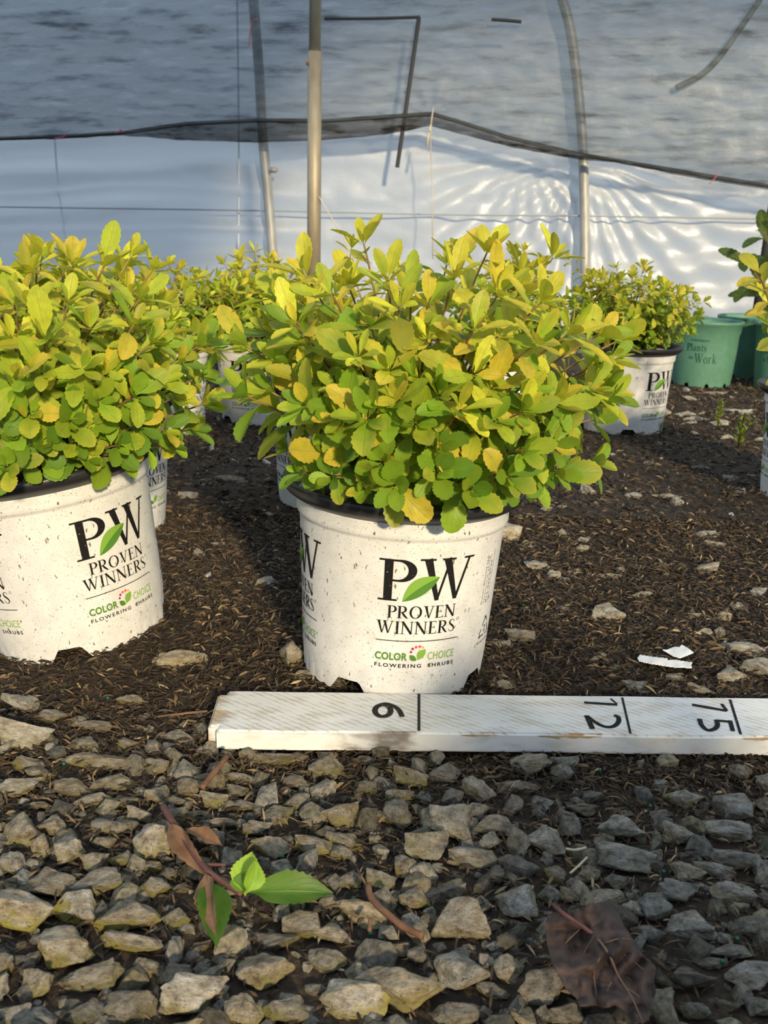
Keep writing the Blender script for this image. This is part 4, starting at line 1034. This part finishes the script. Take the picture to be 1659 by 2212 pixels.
def region_label(px, py):
    if py > 1620:
        if px < 560: return ('angular tan and cream stone in the sunlit gravel below the board, left side', 'gravel stones, left foreground')
        if px < 1080: return ('angular grey and tan stone in the gravel below the board, middle', 'gravel stones, middle foreground')
        return ('angular cool grey stone in the shaded gravel below the board, right side', 'gravel stones, right foreground')
    if py > 1430: return ('stone half sunk in the bark just behind or left of the board', 'stones beside the board')
    if px < 640: return ('pale stone scattered in the bark left of the middle pot', 'stones in the bark, left')
    if py > 1130: return ('pale stone scattered in the bark right of the middle pot', 'stones in the bark, right')
    return ('small distant stone in the bark before the back row pots', 'stones in the far bark')
for i, (px, py, w, h, tn, al, vl) in enumerate(TR):
    bur = .16 if py > 1500 else .28
    o = put_stone(px, py, w, h, tn, al, vl*(1.12 if py < 1500 else 1), i, bur)
    if i in SPECIAL: tag(o, SPECIAL[i], 'stone')
    else:
        l, gp = region_label(px, py); tag(o, l, 'stone', gp)
    count += 1
# fill the gravel bed between the traced stones
r = random.Random(99); tries = 0
while count < 300 and tries < 60000:
    tries += 1
    py = r.uniform(1625, 2205); px = r.uniform(5, 1654)
    if px > 1000 and py < 1720 and r.random() < .8: continue
    p = on_ground(px, py); s = scale_at(p); w = r.uniform(26, 58); rad = w/s*.5
    if any((p.x-a)**2+(p.y-b)**2 < (c*.80+rad*.80)**2 for a, b, c in placed): continue
    o = put_stone(px, py, w, w*r.uniform(.5, .85), r.random()*.7, r.random()**2, r.uniform(.6, 1.0), r.randint(0, 500), .35)
    l, gp = region_label(px, py); tag(o, l, 'stone', gp); count += 1
# the small grit under and between, uncountable
def build_grit():
    G = Geo(); cols = []; r = random.Random(5)
    base = [(np.array([v.co[:] for v in m.vertices]), [tuple(p.vertices) for p in m.polygons]) for m in [stone_mesh(i+201, fine=1) for i in range(6)]]
    def one(x, y, z, sx, sy, sz, c):
        V, Fc = base[r.randint(0, 5)]; M3 = np.array(Euler((r.gauss(0, .5), r.gauss(0, .5), r.random()*6.28)).to_matrix())
        v = (V*np.array([sx, sy, sz]))@M3.T + np.array([x, y, z]); n = len(G.v); G.v += v.tolist(); G.f += [tuple(i+n for i in f) for f in Fc]
        cols.extend([c]*len(V))
    k = 0
    for _ in range(60000):
        if k >= 1500: break
        x = r.uniform(-.42, .48); y = r.uniform(.34, .70)
        if y > .60 and r.random() < .75: continue
        if x > .1 and y > .55 and r.random() < .6: continue
        if any((x-a)**2+(y-b)**2 < (c*.72)**2 for a, b, c in placed): continue
        s = r.uniform(.004, .0105); g_ = r.uniform(.05, .20); w = r.random()*.7
        one(x, y, ground(x, y)+s*.12-(.003 if r.random() < .5 else 0), s*1.2, s, s*.8, (g_, g_*(.93-.1*w), g_*(.80-.3*w))); k += 1
    ex = [p for p in placed]; k = 0
    for _ in range(30000):    # mid-sized pieces wedged between the counted stones
        if k >= 420: break
        x = r.uniform(-.40, .46); y = r.uniform(.35, .655); rad = r.uniform(.006, .011)
        if x > .06 and y > .57 and r.random() < .7: continue
        if any((x-a)**2+(y-b)**2 < (c*.72+rad*.62)**2 for a, b, c in ex): continue
        ex.append((x, y, rad)); g_ = r.uniform(.07, .22); w = r.random()
        one(x, y, ground(x, y)+rad*.28, rad*2.2, rad*1.9, rad*1.5, (g_, g_*(.95-.12*w), g_*(.82-.34*w))); k += 1
    for _ in range(420):      # far grit in the bark
        x = r.uniform(-1.3, 1.5); y = r.uniform(.85, 3.6)
        if y < 1.3 and r.random() < .55: continue
        s = r.uniform(.004, .016)*(1 if y < 1.6 else 1.5); g_ = r.uniform(.28, .5)
        one(x, y, ground(x, y), s*1.5, s, s*.5, (g_, g_*.95, g_*.86))
    o = G.build('gravel_grit', M['gravel'], cols=np.array(cols))
    tag(o, 'small pale grit filling the gaps of the gravel and dotted through the bark', 'grit', kind='stuff')
build_grit()

# ------------------------------------------------------------------ bark mulch
def build_mulch():
    r = np.random.RandomState(3)
    def zone(n, x0, x1, y0, y1, l0, l1, w0, w1, keep):
        X = r.uniform(x0, x1, n); Yv = r.uniform(y0, y1, n); k = keep(X, Yv); return X[k], Yv[k], l0, l1, w0, w1
    zs = [zone(98000, -.72, .82, .62, 1.25, .005, .015, .0009, .0023, lambda x, y: (np.abs(x) < y*.50+.12)),
          zone(34000, -.50, .58, .34, .64, .005, .014, .0008, .0021, lambda x, y: (r.rand(len(x)) < np.clip(.22+(y-.42)*3.2, .2, 1))),
          zone(62000, -1.3, 1.5, 1.2, 2.7, .007, .018, .0018, .004, lambda x, y: (np.abs(x) < y*.50+.12))]
    V = []; Fc = []; C = []; n = 0
    for X, Yv, l0, l1, w0, w1 in zs:
        for x, y in zip(X, Yv):
            z = ground(x, y)+r.uniform(0, .0045)
            L = r.uniform(l0, l1)/2; w = r.uniform(w0, w1)/2; a = r.uniform(0, 6.283); pt = r.normal(0, .28); ro = r.normal(0, .6)
            d = np.array((math.cos(a)*math.cos(pt), math.sin(a)*math.cos(pt), math.sin(pt)))
            s = np.array((-math.sin(a)*math.cos(ro), math.cos(a)*math.cos(ro), math.sin(ro))); up = np.array((0, 0, L*r.uniform(0, .35)))
            c = np.array((x, y, z))
            V += [c-d*L, c-d*L*.3+s*w+up, c+d*L*.4+s*w*.9+up, c+d*L, c+d*L*.4-s*w+up*.6, c-d*L*.3-s*w*.8+up*.6]
            Fc += [(n, n+1, n+5), (n+1, n+2, n+4, n+5), (n+2, n+3, n+4)]
            t = r.rand(); g = r.uniform(.5, 1.25)
            if t < .55: col = (.042*g, .028*g, .017*g)
            elif t < .82: col = (.095*g, .062*g, .034*g)
            elif t < .965: col = (.19*g, .125*g, .062*g)
            else: col = (.38*g, .28*g, .15*g)
            C += [col]*6; n += 6
    o = mesh_obj('bark_mulch', V, Fc, M['flake'], cols=np.array(C))
    tag(o, 'dark brown shredded bark mulch covering the ground between pots and gravel', 'mulch', kind='stuff')
build_mulch()

# ------------------------------------------------------------------ small things on the ground
def gp(px, py, dz=0.0):
    p = on_ground(px, py); return on_z(px, py, p.z+dz)
for px, py in ((1329,1439),(1443,1430),(1131,1307),(1383,1222),(1495,1315),(1296,1664),(1405,1741),(801,2017),(764,1941),(1593,2028),(1561,2077),(1434,1883),(233,1508),(138,1650),(276,1927),(610,1850)):
    p = gp(px, py, .004); bm = bmesh.new(); bmesh.ops.create_icosphere(bm, subdivisions=2, radius=.00145)
    for v in bm.verts: v.co += v.co.normalized()*.0002*mn.noise(v.co*900)
    me = bpy.data.meshes.new('fertiliser_bead'); bm.to_mesh(me); bm.free(); me.materials.append(M['bead']); me.polygons.foreach_set('use_smooth', [True]*len(me.polygons))
    o = bpy.data.objects.new('fertiliser_bead', me); COL.objects.link(o); o.location = p
    tag(o, 'tiny round dark green fertiliser bead lying in the bark and gravel', 'fertiliser bead', 'green fertiliser beads')

def poly_sheet(name, outline, mat, zf, cell=1.6, parent=None, thick=.0004, org_=Vector((0, 0, 0))):
    """fill a traced outline with a fine sheet lying on the ground; zf(px,py)->height"""
    from mathutils.geometry import tessellate_polygon
    n = len(outline); x0 = min(a for a, b in outline); x1 = max(a for a, b in outline); y0 = min(b for a, b in outline); y1 = max(b for a, b in outline)
    def inside(x, y):
        c = False; jj = n-1
        for i in range(n):
            if (outline[i][1] > y) != (outline[jj][1] > y) and x < (outline[jj][0]-outline[i][0])*(y-outline[i][1])/(outline[jj][1]-outline[i][1])+outline[i][0]: c = not c
            jj = i
        return c
    idx = {}; V = []; Fc = []
    nx = int((x1-x0)/cell)+1; ny = int((y1-y0)/cell)+1
    def vid(i, j):
        if (i, j) not in idx:
            x, y = x0+i*cell, y0+j*cell; idx[(i, j)] = len(V); V.append(on_z(x, y, zf(x, y))-org_)
        return idx[(i, j)]
    for j in range(ny):
        for i in range(nx):
            if inside(x0+(i+.5)*cell, y0+(j+.5)*cell): Fc.append((vid(i, j), vid(i+1, j), vid(i+1, j+1), vid(i, j+1)))
    o = mesh_obj(name, V, Fc, mat, parent, True)
    md = o.modifiers.new('s', 'SOLIDIFY'); md.thickness = thick
    return o
z5 = lambda x, y: (700+x/1.73, 1600+y/1.73)
OUT = [z5(*p) for p in ((835,650),(826,700),(832,760),(850,830),(880,885),(900,925),(945,965),(955,995),(1010,990),(1050,1000),(1085,985),(1120,1010),(1150,1045),(1190,1059),(1215,1045),(1222,990),(1242,940),(1232,900),(1240,850),(1205,815),(1180,790),(1150,740),(1125,700),(1100,650),(1085,615),(1060,598),(1030,612),(1000,608),(960,640),(930,636),(900,655),(870,640))]
dl = empty('dead_leaf', gp(1300, 2060, .012))
def zl(x, y):
    mx = 1212+(y-1940)*.62
    return 0.019+.011*mn.noise(Vector((x*.012, y*.012, 3)))+.005*mn.noise(Vector((x*.04, y*.04, 6)))+.0006*abs(x-mx)*.05
poly_sheet('leaf_blade', OUT, M['deadleaf'], zl, 1.8, dl, .0005, dl.location)
g = Geo()
def vein(pts, r0):
    P = smooth_path([on_z(*z5(*p), zl(*z5(*p))+.0004)-dl.location for p in pts], 4); g.tube(P, [r0*(1-.7*i/len(P)) for i in range(len(P))], n=5)
vein([(865, 625), (930, 680), (1000, 720), (1060, 790), (1100, 880), (1150, 960), (1190, 1050)], .0010)
for p in ([(1060, 790), (1120, 800), (1200, 860)], [(1040, 760), (1100, 740), (1150, 745)], [(1085, 840), (1140, 890), (1215, 950)], [(1010, 730), (970, 800), (940, 900)], [(1050, 780), (1010, 860), (1020, 960)], [(1095, 870), (1060, 930), (1070, 985)], [(960, 700), (900, 760), (860, 830)], [(1125, 920), (1180, 960), (1215, 1000)]): vein(p, .00045)
g.build('leaf_veins', M['vein'], dl, True)
g = Geo(); g.tube(smooth_path([on_z(*z5(*p), zz)-dl.location for p, zz in (((855, 612), .024), ((900, 650), .026), ((960, 690), .024), ((1020, 735), .020))], 4), [.0012]*13, n=7)
g.build('leaf_stalk', M['twig'], dl, True)
tag(dl, 'large crumpled dark brown dead leaf lying on the gravel at the lower right', 'dead leaf')

# fallen stem with green and withered leaves
tw = empty('fallen_stem', gp(440, 1880, .02))
def tp(px, py, dz): return gp(px, py, dz)-tw.location
g = Geo(); P = smooth_path([tp(352, 1742, .020), tp(370, 1772, .022), (tp(402, 1820, .022)), tp(440, 1872, .020), tp(480, 1905, .018), tp(522, 1932, .018)], 5)
g.tube(P, [.0024-.0010*i/len(P) for i in range(len(P))], n=10); g.build('stem', M['twig'], tw, True)
g = Geo(); g.tube(smooth_path([tp(442, 1872, .018), tp(448, 1900, .014), tp(452, 1925, .014)], 4), .0012, n=6); g.tube(smooth_path([tp(445, 1868, .019), tp(475, 1868, .016), tp(500, 1870, .014)], 4), .0010, n=6)
g.build('side_twig', M['twig'], tw, True)
def tleaf(nm, a, b, wpx, mat, c0, c1, curl=.4, fold=.25, nrm=(0, -.3, 1), wav=.02, lab=None):
    f = Foliage(leaf_template(24, 6, True, True)); d = b-a; L = d.length
    f.leaf(a, d+Vector((0, 0, L*curl*.5)), nrm, L*1.05, wpx/3250*1.0, curl, fold, c0, c1, wav)
    o = f.build(nm, tw, mat)
    if lab: o['label'] = lab
tleaf('leaf', tp(535, 1928, .018), tp(712, 1950, .016), 62, None, np.array((.10, .25, .03)), np.array((.03, .10, .015)), .5, .5, (.0, -.5, .8), .02, 'glossy green leaf pointing right')
tleaf('leaf', tp(530, 1935, .018), tp(540, 1842, .034), 56, None, np.array((.35, .62, .05)), np.array((.45, .62, .08)), .3, .5, (-.3, -.9, .5), .03, 'bright yellow-green upright leaf')
tleaf('leaf', tp(525, 1932, .018), tp(512, 1890, .028), 40, None, np.array((.12, .30, .04)), np.array((.10, .25, .03)), .8, .5, (-.6, -.6, .5), .03)
tleaf('leaf', tp(532, 1930, .022), tp(572, 1870, .034), 42, None, np.array((.30, .55, .05)), np.array((.33, .52, .05)), .8, .5, (.6, -.6, .5), .03)
tleaf('leaf', tp(455, 1900, .016), tp(470, 2040, .012), 62, None, np.array((.06, .20, .02)), np.array((.05, .15, .02)), .3, .4, (.2, -.4, .9), .02, 'dark green hanging leaf')
tleaf('withered_leaf', tp(444, 1880, .018), tp(455, 2020, .016), 40, M['drybrown'], (0, 0, 0), (0, 0, 0), .2, .6, (-.5, -.4, .9), .04, 'brown withered leaf over the green one')
tleaf('withered_leaf', tp(362, 1775, .022), tp(432, 1905, .014), 40, M['drybrown'], (0, 0, 0), (0, 0, 0), .3, .8, (-.4, -.5, .8), .05, 'long dry brown leaf beside the stem')
tleaf('withered_leaf', tp(575, 1905, .014), tp(650, 1935, .012), 40, M['drybrown'], (0, 0, 0), (0, 0, 0), .4, .5, (0, -.3, 1), .05)
tleaf('withered_leaf', tp(400, 1790, .014), tp(475, 1830, .012), 30, M['drybrown'], (0, 0, 0), (0, 0, 0), .4, .5, (0, -.3, 1), .05)
tag(tw, 'fallen reddish stem with green and withered leaves lying on the lower left gravel', 'fallen stem')
for pts, r0, mt, lab in (([(795, 1912), (800, 1935), (818, 1958), (868, 1999), (914, 2022)], .0020, 'stick', 'bent reddish-brown stick on the gravel left of the dead leaf'),
                     ([(436, 1702), (455, 1678), (492, 1632)], .0020, 'stick', 'short brown stick poking from under the left end of the board'),
                     ([(1222, 1833), (1242, 1836), (1266, 1831)], .0008, 'pale', 'pale thin twig lying above the dead leaf, upper one'),
                     ([(1232, 1886), (1250, 1870), (1268, 1852)], .0007, 'pale', 'pale thin twig slanting above the dead leaf, lower one'),
                     ([(340, 1548), (400, 1541), (448, 1536)], .0009, 'stick', 'thin straw stalk touching the left end of the board'),
                     ([(800, 1985), (798, 2010)], .0012, 'stick', 'stub of brown bark below the bent stick')):
    g = Geo(); P = smooth_path([gp(x, y, .015 if y > 1600 else .006) for x, y in pts], 5)
    g.tube(P, [r0*(1+.25*mn.noise(Vector((i*.7, 0, px)))) for i, _ in enumerate(P)], n=8)
    tag(g.build('twig', M[mt], smooth=True), lab, 'twig')
z6 = lambda x, y: (1050+x/2.724, 1000+y/2.724)
zg = lambda dz: (lambda x, y: dz+.001*mn.noise(Vector((x*.05, y*.05, 1)))+on_ground(x, y).z)
o = poly_sheet('torn_scrap', [z6(*p) for p in ((890,1150),(905,1130),(980,1142),(1065,1150),(1070,1162),(1100,1158),(1215,1175),(1205,1190),(1212,1208),(1120,1205),(1075,1200),(960,1182),(900,1168))], M['paper'], zg(.006), 1.2)
tag(o, 'long torn white plastic strip on the bark behind the board, lower of the two scraps', 'plastic scrap')
o = poly_sheet('torn_scrap', [z6(*p) for p in ((1035,1100),(1070,1098),(1110,1082),(1135,1085),(1150,1070),(1190,1092),(1222,1118),(1170,1140),(1140,1150),(1100,1138),(1070,1120))], M['paper'], zg(.008), 1.2)
tag(o, 'folded torn white plastic scrap just above the long strip on the bark', 'plastic scrap')
# weeds
for px, py, h, sd, lab in ((1550, 925, .055, 1, 'small green weed sprout in the bark, left of two at the far right'), (1594, 968, .075, 2, 'taller feathery green weed in the bark near the right border'), (1425, 935, .03, 3, 'tiny pale green seedling at the foot of the back row white pot')):
    p = on_ground(px, py); root = empty('weed', p); r = random.Random(sd); f = Foliage(LT_LO); st = Geo()
    for q in range(3):
        tipv = Vector((r.gauss(0, .008), r.gauss(0, .008), h*r.uniform(.7, 1))); P = bez(Vector((0, 0, 0)), tipv*.5+Vector((0, 0, .005)), tipv, 8); st.tube(P, .0009, n=5)
        for k in range(16):
            t = .15+.85*k/15; pt = P[int(t*8)] if t < 1 else P[8]; a = r.random()*6.28
            f.leaf(pt, (math.cos(a), math.sin(a), 1.1), (0, 0, 1), .012*h/.06, .004, .3, .2, LG*.8, LG)
    f.build('foliage', root); st.build('stems', M['leaf'], root); tag(root, lab, 'weed')
